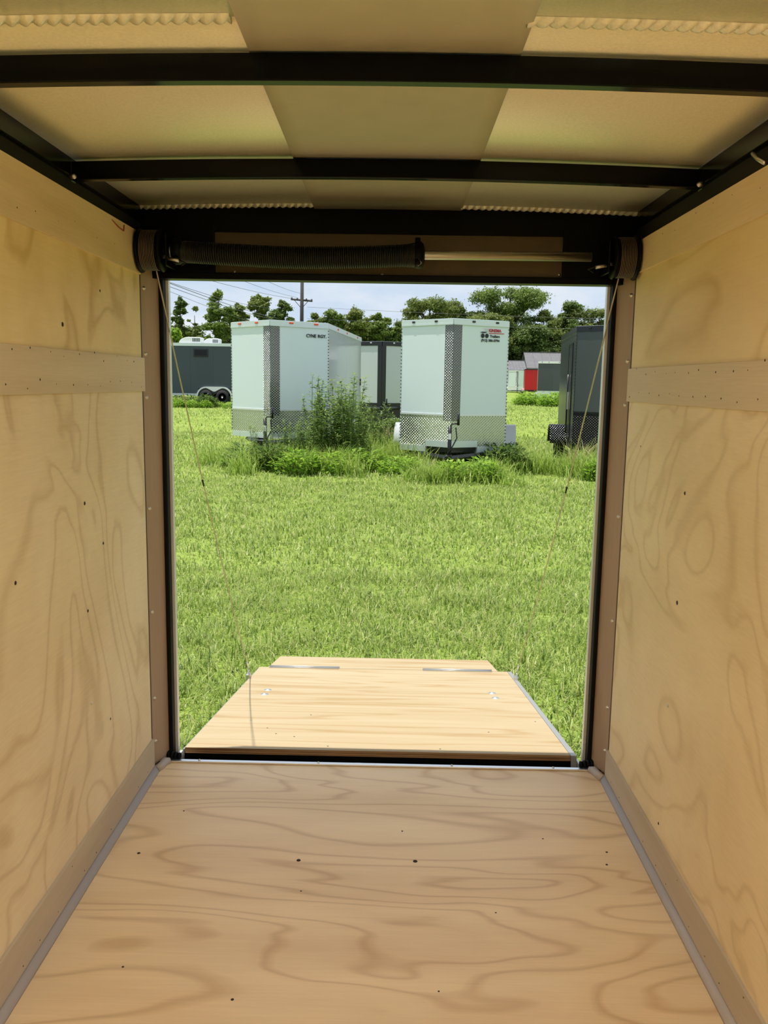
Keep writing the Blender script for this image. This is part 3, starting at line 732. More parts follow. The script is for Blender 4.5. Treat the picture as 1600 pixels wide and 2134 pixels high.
def vnose(name, label, loc, rz, w=1.88, L=3.66, n=.62, zb=.36, H=2.64, skin='t_white', side=None, guard='tread', guard_h=.60, post='tread_post', post_w=.17,
          rail='chrome_trim', rail_h=.095, lights='dark_lens', jack=True, fend=1, fend_y=None, low='chrome_trim', group=None, corner=None, fend_r=.42, fend_w=.24, fend_mat=None, stepped=False, roof='t_white', span=0, rivets=True, light_w=.06):
    t = thing(name, label, 'trailer', loc, rz, group); h = w/2
    side = side or skin
    A, B, C_ = (-h, n), (0, 0), (h, n); D_, E_ = (h, n+L), (-h, n+L)
    core = [(-h+.03, n+.02), (0, .04), (h-.03, n+.02), (h-.03, n+L-.03), (-h+.03, n+L-.03)]
    obj('body_frame', MB().prism(core, zb+.01, H-.02), M['t_black'], t, local=True)
    gt = zb+guard_h
    zr = H-rail_h
    fl_ = math.hypot(h, n)
    for a, b in ((A, B), (B, C_)):
        va, vb = Vector(a), Vector(b); d = (vb-va).normalized()
        if a == A: pa, pb = va, vb-d*post_w
        else: pa, pb = va+d*post_w, vb
        obj('front_panel', wslab(MB(), pa, pb, gt if guard else zb+.06, zr, -.03, .001), M[skin], t, local=True)
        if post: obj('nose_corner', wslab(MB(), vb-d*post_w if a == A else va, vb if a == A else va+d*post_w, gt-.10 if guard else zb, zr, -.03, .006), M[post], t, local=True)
        if guard:
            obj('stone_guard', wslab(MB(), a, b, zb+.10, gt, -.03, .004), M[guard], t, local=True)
            obj('guard_trim', wslab(MB(), pa, pb, gt-.012, gt+.018, 0, .010), M['alu_white'] if rail != 't_black' else M['t_black'], t, local=True)
        obj('top_rail', wslab(MB(), a, b, zr, H, -.03, .016), M[rail], t, local=True)
        obj('rail_lip', wslab(MB(), a, b, zr-.006, zr+.022, .014, .022), M[rail], t, local=True)
        if low:
            if stepped:
                k = .52; ka, kb = (va, va+d*fl_*k) if a == A else (vb-d*fl_*k, vb)
                obj('bottom_rail', wslab(MB(), ka, kb, zb, zb+.11, -.03, .014), M[low], t, local=True)
                ka, kb = (va+d*fl_*k, vb) if a == A else (va, vb-d*fl_*k)
                obj('step_rail', wslab(MB(), ka, kb, zb+.10, zb+.21, -.03, .018), M[low], t, local=True)
            else:
                obj('bottom_rail', wslab(MB(), a, b, zb, zb+.10, -.03, .012), M[low], t, local=True)
        if lights:
            for f in ((.24, .68) if a == A else (.35, .78)):
                q = va + d*fl_*f; o = obj('marker_light', wslab(MB(), q-d*light_w/2, q+d*light_w/2, H-.055, H-.02, .014, .032), M[lights], t, local=True, bevel=.008)
    # sides in sheets, rear, roof
    for a, b, s in (((h, n), (h, n+L), 1), ((-h, n+L), (-h, n), -1)):
        va, vb = Vector(a), Vector(b); d = (vb-va).normalized(); k = max(1, round(L/1.22))
        for i in range(k):
            obj('side_panel', wslab(MB(), va+d*(L*i/k+.004), va+d*(L*(i+1)/k-.004), zb+.10, zr, -.03, .002), M[side], t, local=True)
        obj('top_rail', wslab(MB(), a, b, zr, H, -.03, .016), M[rail], t, local=True)
        obj('bottom_rail', wslab(MB(), a, b, zb, zb+.10, -.03, .012), M[low or 't_black'], t, local=True)
        q = va if s == 1 else vb
        obj('corner_trim', wslab(MB(), q+Vector((0, -.004)) if s == 1 else q+Vector((0, .03)), q+Vector((0, .03)) if s == 1 else q+Vector((0, -.004)), zb, zr, 0, .012), M[corner or rail], t, local=True)
        if rivets:
            mb = MB()
            for i in range(34):
                z = zb+.15+i*(zr-zb-.2)/33; mb.box((s*(h+.002), n-.010, z-.008), (s*(h+.019), n+.010, z+.008))
            r_ = obj('rivet_row', mb, M['t_black' if rail != 't_black' else 't_grey'], t, local=True); r_['kind'] = 'stuff'
    obj('rear_panel', wslab(MB(), (h, n+L), (-h, n+L), zb, H, -.03, .004), M[side], t, local=True)
    obj('roof', MB().prism([(-h, n), (0, 0), (h, n), (h, n+L), (-h, n+L)], H-.02, H+.006), M[roof], t, local=True)
    # running gear
    if fend:
        yc = n + L*.55 if fend_y is None else fend_y
        for s in (-1, 1):
            x0, x1 = (h, h+fend_w) if s == 1 else (-h-fend_w, -h)
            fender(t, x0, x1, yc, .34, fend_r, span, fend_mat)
            for k in ((0,) if not span else (-span/2, span/2)):
                wheel(t, (s*(h+.115), yc+k, .33), .33)
    # tongue and jack
    tg = obj('tongue', MB().tube([(-h*.62, n*.7, zb-.04), (0, -.62, zb-.04)], .045, 4).tube([(h*.62, n*.7, zb-.04), (0, -.62, zb-.04)], .045, 4).box((-.05, -.85, zb-.07), (.05, -.55, zb+.02)), M['t_black'], t, local=True)
    if jack:
        jk = obj('tongue_jack', MB().tube([(0, -.42, .06), (0, -.42, .82)], .033, 12).lathe([(0, .09), (.02, .09)], (0, -.42, .02), 'z', 12).tube([(0, -.42, .02), (0, -.42, .1)], .024, 8), M['t_black'], t, True, True)
        obj('jack_crank', MB().tube([(0, -.42, .80), (.03, -.42, .86), (.14, -.42, .87)], .012, 8).tube([(.14, -.42, .84), (.14, -.42, 1.04)], .022, 8), M['t_black'], jk, True, True)
        obj('jack_label', MB().box((-.025, -.457, .60), (.025, -.452, .70)), M['plastic_white'], jk, local=True)
        obj('safety_cable', MB().tube([(.10, -.40, .80), (.12, -.40, .62), (.03, -.44, .44), (-.10, -.46, .26)], .012, 6), M['t_black'], jk, True, True)
    return t, (A, B, C_)
def place(px, Y): p = at(px, 800, Y); return (p.x, Y, gz(Y))

# white trailer in the middle of the yard
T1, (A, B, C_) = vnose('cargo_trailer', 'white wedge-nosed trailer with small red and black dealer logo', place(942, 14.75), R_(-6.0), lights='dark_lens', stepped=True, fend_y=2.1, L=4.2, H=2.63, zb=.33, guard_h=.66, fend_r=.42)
fw = math.hypot(B[0]-C_[0], B[1]-C_[1])
lg = on_face(text_mesh('KINEMA', .072, M['logo_red'], 'logo_text'), 'logo_text', T1, B, C_, fw-.415, 2.435, sx=.98)
def flat(poly, mat, name, z=.0015):
    n = len(poly); return mesh_of(MB().add([(x, y, 0) for x, y in poly] + [(x, y, z) for x, y in poly], [tuple(range(n-1, -1, -1)), tuple(range(n, 2*n))] + [(i, (i+1) % n, n+(i+1) % n, n+i) for i in range(n)]), mat, name)
disc = lambda cx, cy, r: [(cx+r*math.cos(2*math.pi*k/16), cy+r*1.1*math.sin(2*math.pi*k/16)) for k in range(16)]
on_face(flat([(0, 0), (.32, 0), (.32, .012), (0, .012)], M['logo_red'], 'logo_line'), 'logo_line', T1, B, C_, fw-.415, 2.405)
on_face(flat([(0, .018), (.10, .010), (.16, .030), (.05, .034)], M['logo_black'], 'logo_hitch'), 'logo_hitch', T1, B, C_, fw-.60, 2.400)
for k in range(3): on_face(flat([(0, 0), (.12-.03*k, 0), (.12-.03*k, .008), (0, .008)], M['logo_pink'], 'logo_stripe'), 'logo_stripe', T1, B, C_, fw-.535+.03*k, 2.480-.018*k)
for u in (fw-.54, fw-.455): on_face(flat(disc(0, 0, .036), M['logo_black'], 'logo_wheel'), 'logo_wheel', T1, B, C_, u, 2.365)
on_face(text_mesh('Trailers', .062, M['logo_black'], 'logo_text'), 'logo_text', T1, B, C_, fw-.39, 2.340, sx=1.05)
on_face(text_mesh('(912) 386-0794', .058, M['logo_black'], 'logo_text'), 'logo_text', T1, B, C_, fw-.57, 2.268, sx=1.05)

# white trailer with orange lamps
T2, (A, B, C_) = vnose('cargo_trailer', 'white wedge-nosed trailer with orange marker lights and black maker lettering', place(563, 16.15), R_(-5), skin='t_white', side='t_white2', lights='amber', L=5.0, H=2.65, zb=.43, guard_h=.54, n=.80, w=1.93, fend_y=3.6, span=0, post_w=.20, rail_h=.10, light_w=.09, fend_r=.45)
fw = math.hypot(B[0]-C_[0], B[1]-C_[1])
on_face(text_mesh('CYNE', .085, M['logo_black'], 'maker_lettering'), 'maker_lettering', T2, B, C_, fw-.49, 2.365, sx=1.0)
on_face(text_mesh('RGY.', .085, M['logo_black'], 'maker_lettering'), 'maker_lettering', T2, B, C_, fw-.235, 2.365, sx=1.05)
for q in (.7, 1.5, 2.6): obj('marker_light', MB().box((1.93/2+.014, .8+q*1.6, 2.585), (1.93/2+.03, .8+q*1.6+.08, 2.62)), M['amber'], T2, local=True)
obj('side_hinge', MB().box((1.93/2+.002, 5.62, 1.45), (1.93/2+.03, 5.66, 1.62)), M['t_black'], T2, local=True)

# charcoal side-on black trailer by the doorway edge
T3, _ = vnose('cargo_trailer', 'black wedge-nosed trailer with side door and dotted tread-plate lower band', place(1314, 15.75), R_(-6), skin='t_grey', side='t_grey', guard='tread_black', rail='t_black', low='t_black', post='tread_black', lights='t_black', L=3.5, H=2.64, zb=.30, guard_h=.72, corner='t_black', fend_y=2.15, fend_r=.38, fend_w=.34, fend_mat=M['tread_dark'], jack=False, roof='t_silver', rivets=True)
h3 = .94
dr = obj('side_door', MB().box((-h3-.012, 1.25, .48), (-h3-.002, 1.95, 2.32)), M['t_grey'], T3, local=True)
obj('door_gasket', MB().box((-h3-.020, 1.20, .45), (-h3-.003, 1.25, 2.36)).box((-h3-.020, 1.95, .45), (-h3-.003, 2.0, 2.36)).box((-h3-.020, 1.25, 2.32), (-h3-.003, 1.95, 2.36)), M['t_black'], dr, local=True)
obj('bar_lock', MB().tube([(-h3-.035, 1.70, .55), (-h3-.035, 1.70, 1.75)], .016, 8), M['t_black'], dr, True, True)
obj('door_latch', MB().box((-h3-.05, 1.55, 1.05), (-h3-.02, 1.60, 1.40)), M['steel'], dr, local=True)

# second row
T4, _ = vnose('cargo_trailer', 'black-framed trailer with plain silver panels, parked behind the two white trailers', place(795, 24.2), R_(2), skin='t_silver', guard=None, rail='t_black', low='t_black', post='t_black', lights='t_silver', corner='t_black', zb=.80, H=2.62, L=4, rail_h=.11, post_w=.14, jack=True, rivets=False, fend_mat=M['t_black'])
obj('lower_skirt', MB().prism([(-.88, .66), (0, .06), (.88, .66), (.88, 4.4), (-.88, 4.4)], .30, .82), M['t_black'], T4, local=True)
T5, _ = vnose('cargo_trailer', 'dark grey trailer almost hidden behind the white trailer with dealer logo', place(988, 27.5), R_(0), skin='t_grey', guard='tread_black', rail='t_black', low='t_black', post='tread_black', lights=None, corner='t_black', zb=.35, H=2.20, L=4, w=1.85, jack=False, rivets=False, fend_y=1.2, fend_w=.2)
# far trailers
T6, _ = vnose('cargo_trailer', 'dark grey trailer with white top rail and silver lower band, leafy bush before it', place(1152, 58), R_(-10), skin='t_grey', guard='alu_fender', rail='plastic_white', low='alu_fender', post=None, lights='dark_lens', corner='plastic_white', zb=.25, H=2.86, L=5, w=2.05, n=.05, post_w=0, guard_h=.62, rail_h=.13, jack=False, rivets=False)
T7, _ = vnose('cargo_trailer', 'small bright red trailer with black edges near the grey roofs', place(1110, 88), R_(-6.5), skin='t_red', guard=None, rail='t_black', low='t_black', post=None, post_w=0, lights=None, corner='t_black', zb=.48, H=2.72, L=4.5, w=1.6, n=.05, jack=False, rivets=False, fend_w=.25)
T8, _ = vnose('cargo_trailer', 'small far white wedge-nosed trailer standing below the grey roofs', place(1077, 106), R_(0), skin='t_white', guard='alu_fender', rail='plastic_white', low='alu_fender', post='tread_post', lights=None, zb=.3, H=2.72, L=4.5, w=1.9, jack=True, rivets=False, guard_h=.5)

# long charcoal trailer seen from its side, with roof air conditioners
YQ = 44.0
pl, pr = at(300, 714, YQ), at(540, 717, YQ); zt = pl.z; gq = gz(YQ)+.15
T9 = thing('enclosed_trailer', 'long charcoal trailer seen side-on with dark window and tandem wheels', 'trailer', ((pl.x+pr.x)/2, YQ, gq))
x0, x1 = pl.x, pr.x; zb9 = gq+.42
obj('body', MB().box((x0, YQ, zb9), (x1, YQ+2.4, zt)), M['t_char'], T9)
for k in range(5):
    a = x0+(x1-x0)*k/5; b = x0+(x1-x0)*(k+1)/5
    obj('side_panel', MB().box((a+.002, YQ-.012, zb9+.08), (b-.002, YQ, zt-.13)), M['t_char'], T9)
obj('top_rail', MB().box((x0-.02, YQ-.03, zt-.13), (x1+.02, YQ+2.43, zt+.02)), M['chrome_trim'], T9)
obj('bottom_rail', MB().box((x0-.02, YQ-.03, zb9-.03), (x1+.02, YQ+2.43, zb9+.08)), M['t_silver'], T9)
w0, w1 = at(403, 726.5, YQ), at(434, 744, YQ)
wn = obj('window', MB().box((w0.x, YQ-.045, w1.z), (w1.x, YQ-.013, w0.z)), M['t_black'], T9, bevel=.02)
obj('pane', MB().box((w0.x+.06, YQ-.05, w1.z+.06), (w1.x-.06, YQ-.046, w0.z-.06)), M['glass'], wn)
# tandem mudguard with the dipped middle
c1, c2 = at(430, 815, YQ).x, at(464, 815, YQ).x; zc9 = zb9-.06; rr = .50
def ring9(cx, r): return [(cx+r*math.cos(a), zc9+r*math.sin(a)) for a in np.linspace(math.pi, 0, 13)]
out = ring9(c1, rr)[:8] + ring9(c2, rr)[5:]; inn = [(x, z) for x, z in ring9(c1, rr-.07)[:10]] + ring9(c2, rr-.07)[3:]
mb = MB()
for lst, r in ((None, rr),):
    o2, i2 = [], []
    for k in range(27):
        if k < 9: a = math.pi - (math.pi/2)*k/8; o2.append((c1+rr*math.cos(a), zc9+rr*math.sin(a))); i2.append((c1+(rr-.07)*math.cos(a), zc9+(rr-.07)*math.sin(a)))
        elif k < 18: u = (k-8)/9.; x = c1+(c2-c1)*u; o2.append((x, zc9+rr)); i2.append((x, zc9+rr-.07-.20*max(0, 1-abs(u-.5)*2.2)))
        else: a = math.pi/2 - (math.pi/2)*(k-18)/8; o2.append((c2+rr*math.cos(a), zc9+rr*math.sin(a))); i2.append((c2+(rr-.07)*math.cos(a), zc9+(rr-.07)*math.sin(a)))
    n = len(o2); vs = [(x, YQ-.10, z) for x, z in o2] + [(x, YQ-.10, z) for x, z in i2] + [(x, YQ-.0, z) for x, z in o2] + [(x, YQ-.0, z) for x, z in i2]; fs = []
    for i in range(n-1): fs += [(i, i+1, n+i+1, n+i), (2*n+i+1, 2*n+i, 3*n+i, 3*n+i+1), (i+1, i, 2*n+i, 2*n+i+1), (n+i, n+i+1, 3*n+i+1, 3*n+i)]
    mb.add(vs, fs)
obj('fender', mb, M['plastic_white'], T9)
obj('wheel_well', MB().box((c1-rr+.08, YQ-.03, gq+.1), (c2+rr-.08, YQ-.012, zc9+rr-.08)), M['t_black'], T9)
for cx in (c1, c2):
    o = obj('tyre', MB().lathe([(-.10, .20), (-.10, .31), (-.06, .34), (.06, .34), (.10, .31), (.10, .20)], (cx, YQ-.05, gq+.34), 'y', 24), M['tyre'], T9, True)
    obj('rim', MB().lathe([(-.11, .05), (-.085, .07), (-.10, .20), (.0, .21)], (cx, YQ-.05, gq+.34), 'y', 18), M['rim'], o, True)
for a, b in ((371, 417), (412, 446)):                  # two rooftop air conditioners
    qa, qb = at(a, 714, YQ), at(b, 702, YQ); dx = qb.x-qa.x; z0 = zt+.02; hgt = qb.z-qa.z
    yy = YQ+.5 if a == 371 else YQ+1.5
    prof = [(0, 0), (dx, 0), (dx, hgt*.9), (dx-.04, hgt), (dx*.42, hgt), (dx*.25, hgt*.9), (dx*.10, hgt*.62), (.02, hgt*.25)]
    t = thing('air_conditioner', 'low white rooftop air conditioner on the charcoal trailer', 'air conditioner', (qa.x+dx/2, yy, z0), group='rooftop air conditioners')
    obj('shroud', MB().extrude([(qa.x+x, yy-.35, z0+z) for x, z in prof], (0, .75, 0)), M['plastic_white'], t, bevel=.03)
    for k in range(5):
        gx_ = qa.x+dx*(.62+.07*k); obj('grille_slot', MB().box((gx_, yy-.358, z0+hgt*.25), (gx_+dx*.045, yy-.349, z0+hgt*.82)), M['t_grey'], t)
# roof vent nub at the trailer's far end
p = at(346, 709, YQ); v = obj('roof_vent', MB().box((p.x-.12, YQ+.3, zt+.018), (p.x+.12, YQ+.6, zt+.14)).box((p.x-.16, YQ+.26, zt+.12), (p.x+.16, YQ+.64, zt+.15)), M['plastic_white'], T9)

# ---- grey-roofed sheds
M['roof_grey'] = plain('grey metal roof', (.17, .168, .178), .9, spec=.1, noise=.1, nscale=3)
M['shed_wall'] = plain('pale shed wall', (.45, .46, .47), .8)
def shed(label, px0, px1, pyr, pye, Y, depth=7, rise_d=3.5):
    a, b = at(px0, pyr, Y+rise_d), at(px1, pyr, Y+rise_d); e = at(px0, pye, Y)
    g = gz(Y); t = thing('storage_shed', label, 'shed', ((a.x+b.x)/2, Y+rise_d, g))
    x0, x1 = a.x, b.x; zr, ze = a.z, e.z
    obj('wall', MB().box((x0+.3, Y+.4, g-.2), (x1-.3, Y+2*rise_d-.4, ze+.05)), M['shed_wall'], t)
    obj('gable', MB().extrude([(x0+.3, Y+.4, ze), (x0+.3, Y+2*rise_d-.4, ze), (x0+.3, Y+rise_d, zr-.15)], (x1-x0-.6, 0, 0)), M['shed_wall'], t)
    for s in (0, 1):
        y0 = Y if s == 0 else Y+2*rise_d
        k = 8
        for i in range(k):
            xa = x0+(x1-x0)*i/k; xb = x0+(x1-x0)*(i+1)/k-.015
            pr_ = [(xa, y0, ze), (xb, y0, ze), (xb, Y+rise_d, zr), (xa, Y+rise_d, zr)]
            if s: pr_ = pr_[::-1]
            obj('roof_sheet', MB().extrude([Vector(q) for q in pr_], (0, 0, .08)), M['roof_grey'], t)
    obj('ridge_cap', MB().box((x0-.05, Y+rise_d-.15, zr+.04), (x1+.05, Y+rise_d+.15, zr+.12)), M['roof_grey'], t)
shed('wide shed with tall plain grey metal roof', 1091, 1235, 735, 768, 118)
shed('low shed with small grey roof beside the taller shed', 1040, 1092, 752, 772, 116, rise_d=3)

# ---- utility pole and wires
M['pole'] = plain('weathered pole', (.055, .052, .05), .8, noise=.25)
YP = 94.0; pb = at(628, 800, YP); ptop = at(630, 520, YP)
up_ = thing('utility_pole', 'dark wooden utility pole with one crossarm rising behind the trees', 'pole', (pb.x, YP, gz(YP)))
obj('pole', MB().tube([(pb.x-.03, YP, gz(YP)-.2), (ptop.x, YP, ptop.z)], [.24, .17], 10), M['pole'], up_, True)
ca, cb = at(606, 623.5, YP), at(651, 627.5, YP)
arm = obj('crossarm', MB().tube([ca, cb], .10, 4), M['pole'], up_)
for f in (.04, .3, .72, .96):
    q = ca.lerp(cb, f); obj('insulator', MB().lathe([(.05, .06), (.14, .10), (.22, .05)], q, 'z', 10), M['t_grey'], arm, True)
for s in (-1, 1):
    q = (ca+cb)/2; obj('brace', MB().tube([q+Vector((s*.8, -.05, 0)), q+Vector((0, -.12, -.9))], .03, 4), M['pole'], arm)
M['wire'] = plain('overhead wire', (.10, .11, .12), .6)
def wire(label, a, b, sag=.6, r=.017, group=None):
    a, b = Vector(a), Vector(b); pts = []
    for i in range(17):
        t = i/16; p = a.lerp(b, t); p.z -= sag*math.sin(math.pi*t); pts.append(p)
    tag(obj('overhead_wire', MB().tube(pts, r, 5), M['wire'], None, True), label, 'wire', group)
pq = lambda x, y, Y: at(x, y, Y)
WG = 'overhead wires crossing the sky'
for (xa, ya, ra_), (xb, yb, rb_), r in (((330, 580.5, 48), (560, 642, 92), .016), ((330, 581.5, 48), (600, 668, 98), .022), ((330, 589, 48), (600, 672, 98), .018), ((330, 598, 48), (600, 692, 98), .012)):
    wire('thin dark overhead wire slanting down behind the trees left of the utility pole' if False else 'thin dark overhead wire slanting down to the tree tops', pq(xa, ya, ra_), pq(xb, yb, rb_), .25, r, WG)
for (xa, ya), (xb, yb), r in (((410, 577), (606, 622), .016), ((490, 579), (618, 620), .014), ((540, 578), (628, 612), .014)):
    wire('thin dark overhead wire running to the utility pole crossarm', pq(xa, ya, 60), pq(xb, yb, 94), .12, r, 'wires at the pole crossarm')
for (ya, yb) in ((640, 668), (664, 690)):
    wire('faint pale wire strung across the broad trees behind the white trailer with dealer logo', pq(640, ya, 96), pq(1400, yb, 80), .15, .014, 'wires across the trees')

# ---- trees
BARK = plain('tree bark', (.09, .075, .06), .9, noise=.3, nscale=6)
LM = {'dark': leafmat('dark tree leaves', [(.05, .09, .015), (.09, .14, .025), (.13, .19, .04), (.18, .24, .07)], .3),
      'mid': leafmat('mid green leaves', [(.08, .13, .018), (.13, .20, .03), (.18, .25, .05), (.24, .31, .09)], .35),
      'olive': leafmat('olive leaves', [(.09, .125, .02), (.14, .185, .035), (.19, .24, .055), (.25, .30, .09)], .35),
      'bright': leafmat('bright green leaves', [(.13, .22, .02), (.20, .32, .03), (.28, .42, .05), (.36, .50, .08)], .4)}
def leaf_cloud(centres, radii, n, size, rng, flat_=1.0):
    """rhombus leaf sprays scattered through a set of blobs (denser toward each blob's skin)"""
    c = np.array(centres); r = np.array(radii)
    vol = (r[:, 0]*r[:, 1]*r[:, 2])**(2/3); k = rng.choice(len(c), n, p=vol/vol.sum())
    d = rng.normal(size=(n, 3)); d /= np.linalg.norm(d, axis=1)[:, None]
    rad = rng.uniform(.15, 1.0, n)**.5*rng.choice([1, 1, 1, 1.35], n)
    # lumpy edge
    rad *= 1 + .22*np.sin(d[:, 0]*7+k)*np.sin(d[:, 2]*8+k*2.1)
    p = c[k] + d*r[k]*rad[:, None]
    nrm = rng.normal(size=(n, 3)); nrm[:, 2] = np.abs(nrm[:, 2])*flat_ + .2; nrm += d*.5
    nrm /= np.linalg.norm(nrm, axis=1)[:, None]
    t = np.cross(nrm, rng.normal(size=(n, 3))); t /= np.linalg.norm(t, axis=1)[:, None]; b = np.cross(nrm, t)
    s = rng.uniform(.55, 1.25, n)[:, None]*size
    V = np.empty((n, 3, 3)); V[:, 0] = p-t*s-b*s*.3; V[:, 1] = p+b*s*.75; V[:, 2] = p+t*s-b*s*.3
    F = np.arange(n*3).reshape(n, 3)
    return V.reshape(-1, 3), F
def tree(label, px, Y, top_py, width_px, kind, shape, n=3200, seed=0, crown_bot=None, group='trees along the yard edge', name='tree', leaf=.34):
    rng = np.random.RandomState(100+seed); b = at(px, 800, Y); top = at(px, top_py, Y).z; g = gz(Y)
    W = width_px/FPX*Y; Ht = top-g
    t = thing(name, label, 'tree', (b.x, Y, g), group=group)
    blobs, rad, limbs = [], [], []
    W *= 1.55 if shape == 'tall' else 1.38
    def blob(x, y, z, r, f=.7): blobs.append((x, y, z)); rad.append((r*1.12, r*1.12, r*f*1.12))
    if shape == 'round':
        cb = .20
        for k in range(70):
            a = rng.uniform(0, 2*np.pi); u = rng.uniform(0, 1); zz = cb + (1-cb)*rng.uniform(.08, .92)
            env = math.sqrt(max(.05, 1-((zz-(cb+.38))/.64)**2)); rr = W/2*env*.86*u**.5
            blob(rr*math.cos(a), rr*math.sin(a)*.8, Ht*zz, W*rng.uniform(.05, .12))
        blob(0, 0, Ht-W*.07, W*.09)
    elif shape == 'tall':
        for k in range(60):
            zz = rng.uniform(.18, .97); w_ = W/2*(1-.60*((zz-.5)/.5)**2)
            a = rng.uniform(0, 6.28); rr = w_*rng.uniform(.05, .9)
            blob(rr*math.cos(a), rr*math.sin(a), Ht*zz, W*rng.uniform(.06, .14), .5)
        blob(0, 0, Ht-W*.06, W*.07, 1.2)
    elif shape == 'sparse':
        for k in range(30):
            zz = .30+.6*rng.uniform(0, 1); a = rng.uniform(0, 6.28); rr = W/2*rng.uniform(.2, .95)*(1.1-zz*.55)
            blob(rr*math.cos(a), rr*math.sin(a), Ht*zz, W*rng.uniform(.07, .15), .4)
        blob(W*.05, 0, Ht-W*.08, W*.11, .8)
    elif shape == 'bush':
        for k in range(22):
            a = rng.uniform(0, 2*np.pi); zz = rng.uniform(.10, .86); rr = W/2*.8*rng.uniform(.1, 1)*math.sqrt(max(.1, 1-(zz-.4)**2*2.2))
            blob(rr*math.cos(a), rr*math.sin(a), Ht*zz, W*rng.uniform(.10, .19), .8)
    n = int(n*(3.5 if shape == 'bush' else 7)); leaf *= (.50 if shape == 'bush' else .42)
    V_, F_ = leaf_cloud(blobs, rad, n, leaf, rng)
    npmesh('foliage', V_, F_, LM[kind], t)
    mb = MB(); r0 = max(.10, W*.028)
    mb.tube([(0, 0, -.3), (.02*W, 0, Ht*.4), (-.01*W, .01*W, Ht*.9)], [r0*1.3, r0, r0*.25], 8)
    tk = obj('trunk', mb, BARK, t, True, True)
    for q in blobs[::4]:
        z0 = max(Ht*.15, q[2]-W*.25)
        obj('branch', MB().tube([(0, 0, z0), (q[0]*.5, q[1]*.5, (z0+q[2])/2), q], [r0*.45, r0*.3, r0*.12], 5), BARK, tk, True, True)
    return t
TL = {'dark': 'dark green', 'mid': 'mid green', 'olive': 'olive green', 'bright': 'bright yellow-green'}
tree('tall open-crowned tree at the doorway jamb beyond the charcoal trailer', 346, 92, 619, 36, 'dark', 'sparse', 2400, 1)
tree('slim dark tree next to the bright bush behind the charcoal trailer', 379, 92, 621, 34, 'dark', 'tall', 2600, 2)
tree('bright yellow-green bushy tree behind the charcoal trailer roof', 366, 62, 662, 56, 'bright', 'bush', 2600, 3, name='bushy_tree', leaf=.26)
tree('thin bare-stemmed sapling rising above the rooftop air conditioners', 408, 90, 640, 30, 'olive', 'sparse', 900, 4)
tree('tallest dark tree, spire-topped, between the air conditioners and the orange-lamp trailer', 458, 90, 607, 50, 'mid', 'tall', 4200, 5)
tree('mid-height olive tree behind the orange-lamp trailer corner', 496, 92, 634, 40, 'olive', 'tall', 3000, 6)
tree('round-topped olive tree above the nose of the orange-lamp trailer', 541, 93, 617, 48, 'olive', 'tall', 4200, 7)
tree('dark layered tree just left of the utility pole' if False else 'dark layered tree next to the utility pole, taller than its other neighbour', 588, 92, 628, 46, 'dark', 'tall', 3600, 8)
tree('airy olive tree on the far side of the utility pole', 652, 96, 654, 40, 'olive', 'sparse', 2400, 9)
tree('lacy green tree above the lettering of the orange-lamp trailer', 690, 96, 647, 48, 'mid', 'tall', 3000, 10)
tree('wide olive tree above the side of the orange-lamp trailer', 737, 97, 643, 58, 'olive', 'tall', 4200, 11)
tree('rounded green tree over the black-framed silver trailer', 787, 98, 655, 50, 'mid', 'tall', 3200, 12)
tree('low dark tree against the edge of the dealer-logo trailer', 828, 99, 672, 44, 'dark', 'round', 2600, 13)
tree('broad domed olive tree above the dealer-logo trailer', 893, 128, 621, 118, 'olive', 'round', 8000, 14, leaf=.42)
tree('smaller dark tree at the edge of the broad domed tree', 958, 130, 640, 56, 'dark', 'round', 3200, 15, leaf=.4)
tree('largest open-crowned oak towering above the dealer-logo trailer', 1058, 132, 598, 128, 'mid', 'round', 7500, 16, leaf=.42)
tree('leafy olive tree low in front of the towering oak', 1016, 126, 652, 84, 'olive', 'round', 5000, 17, leaf=.4)
tree('bushy green tree above the grey shed roofs', 1128, 130, 645, 84, 'olive', 'round', 5600, 18, leaf=.4)
tree('dark pointed tree above the corner of the black trailer', 1176, 132, 631, 62, 'dark', 'tall', 4600, 19, leaf=.42)
tree('broad mid-green tree above the black trailer roof', 1243, 130, 642, 100, 'olive', 'round', 6500, 20, leaf=.4)
tree('dense dark tree directly behind the tall grey shed roof', 1095, 127, 676, 90, 'dark', 'round', 5200, 21, leaf=.4)
tree('dense dark tree behind the black trailer and tall shed', 1190, 128, 674, 90, 'dark', 'round', 5200, 22, leaf=.4)
for i, (px, ty, w_, kd, lb) in enumerate(((516, 655, 44, 'olive', 'lower tree squeezed behind the nose peak of the orange-lamp trailer'), (566, 652, 40, 'mid', 'lower tree filling in beside the dark layered tree'), (668, 662, 40, 'mid', 'lower tree between the airy olive tree and the lacy tree'),
        (713, 660, 44, 'dark', 'lower tree between the lacy tree and the wide olive tree'), (762, 662, 44, 'olive', 'lower tree between the wide olive tree and the rounded tree'), (808, 668, 40, 'mid', 'lower tree between the rounded tree and the low dark tree'), (985, 655, 60, 'olive', 'lower tree in the dip before the towering oak'), (480, 650, 36, 'mid', 'lower tree leaning on the spire-topped tree'))):
    tree(lb, px, 100 if px < 900 else 128, ty, w_, kd, 'round', 2000, 80+i)
for i, px in enumerate((352, 396, 440, 490, 545, 600, 655, 710, 765, 815)):
    tree('low dark understorey tree filling the gap beneath the tall yard-edge trees', px, 104, 668+(i*7) % 16, 84, 'dark' if i % 2 else 'mid', 'bush', 2600, 40+i, group='understorey trees', name='understorey_tree', leaf=.42)
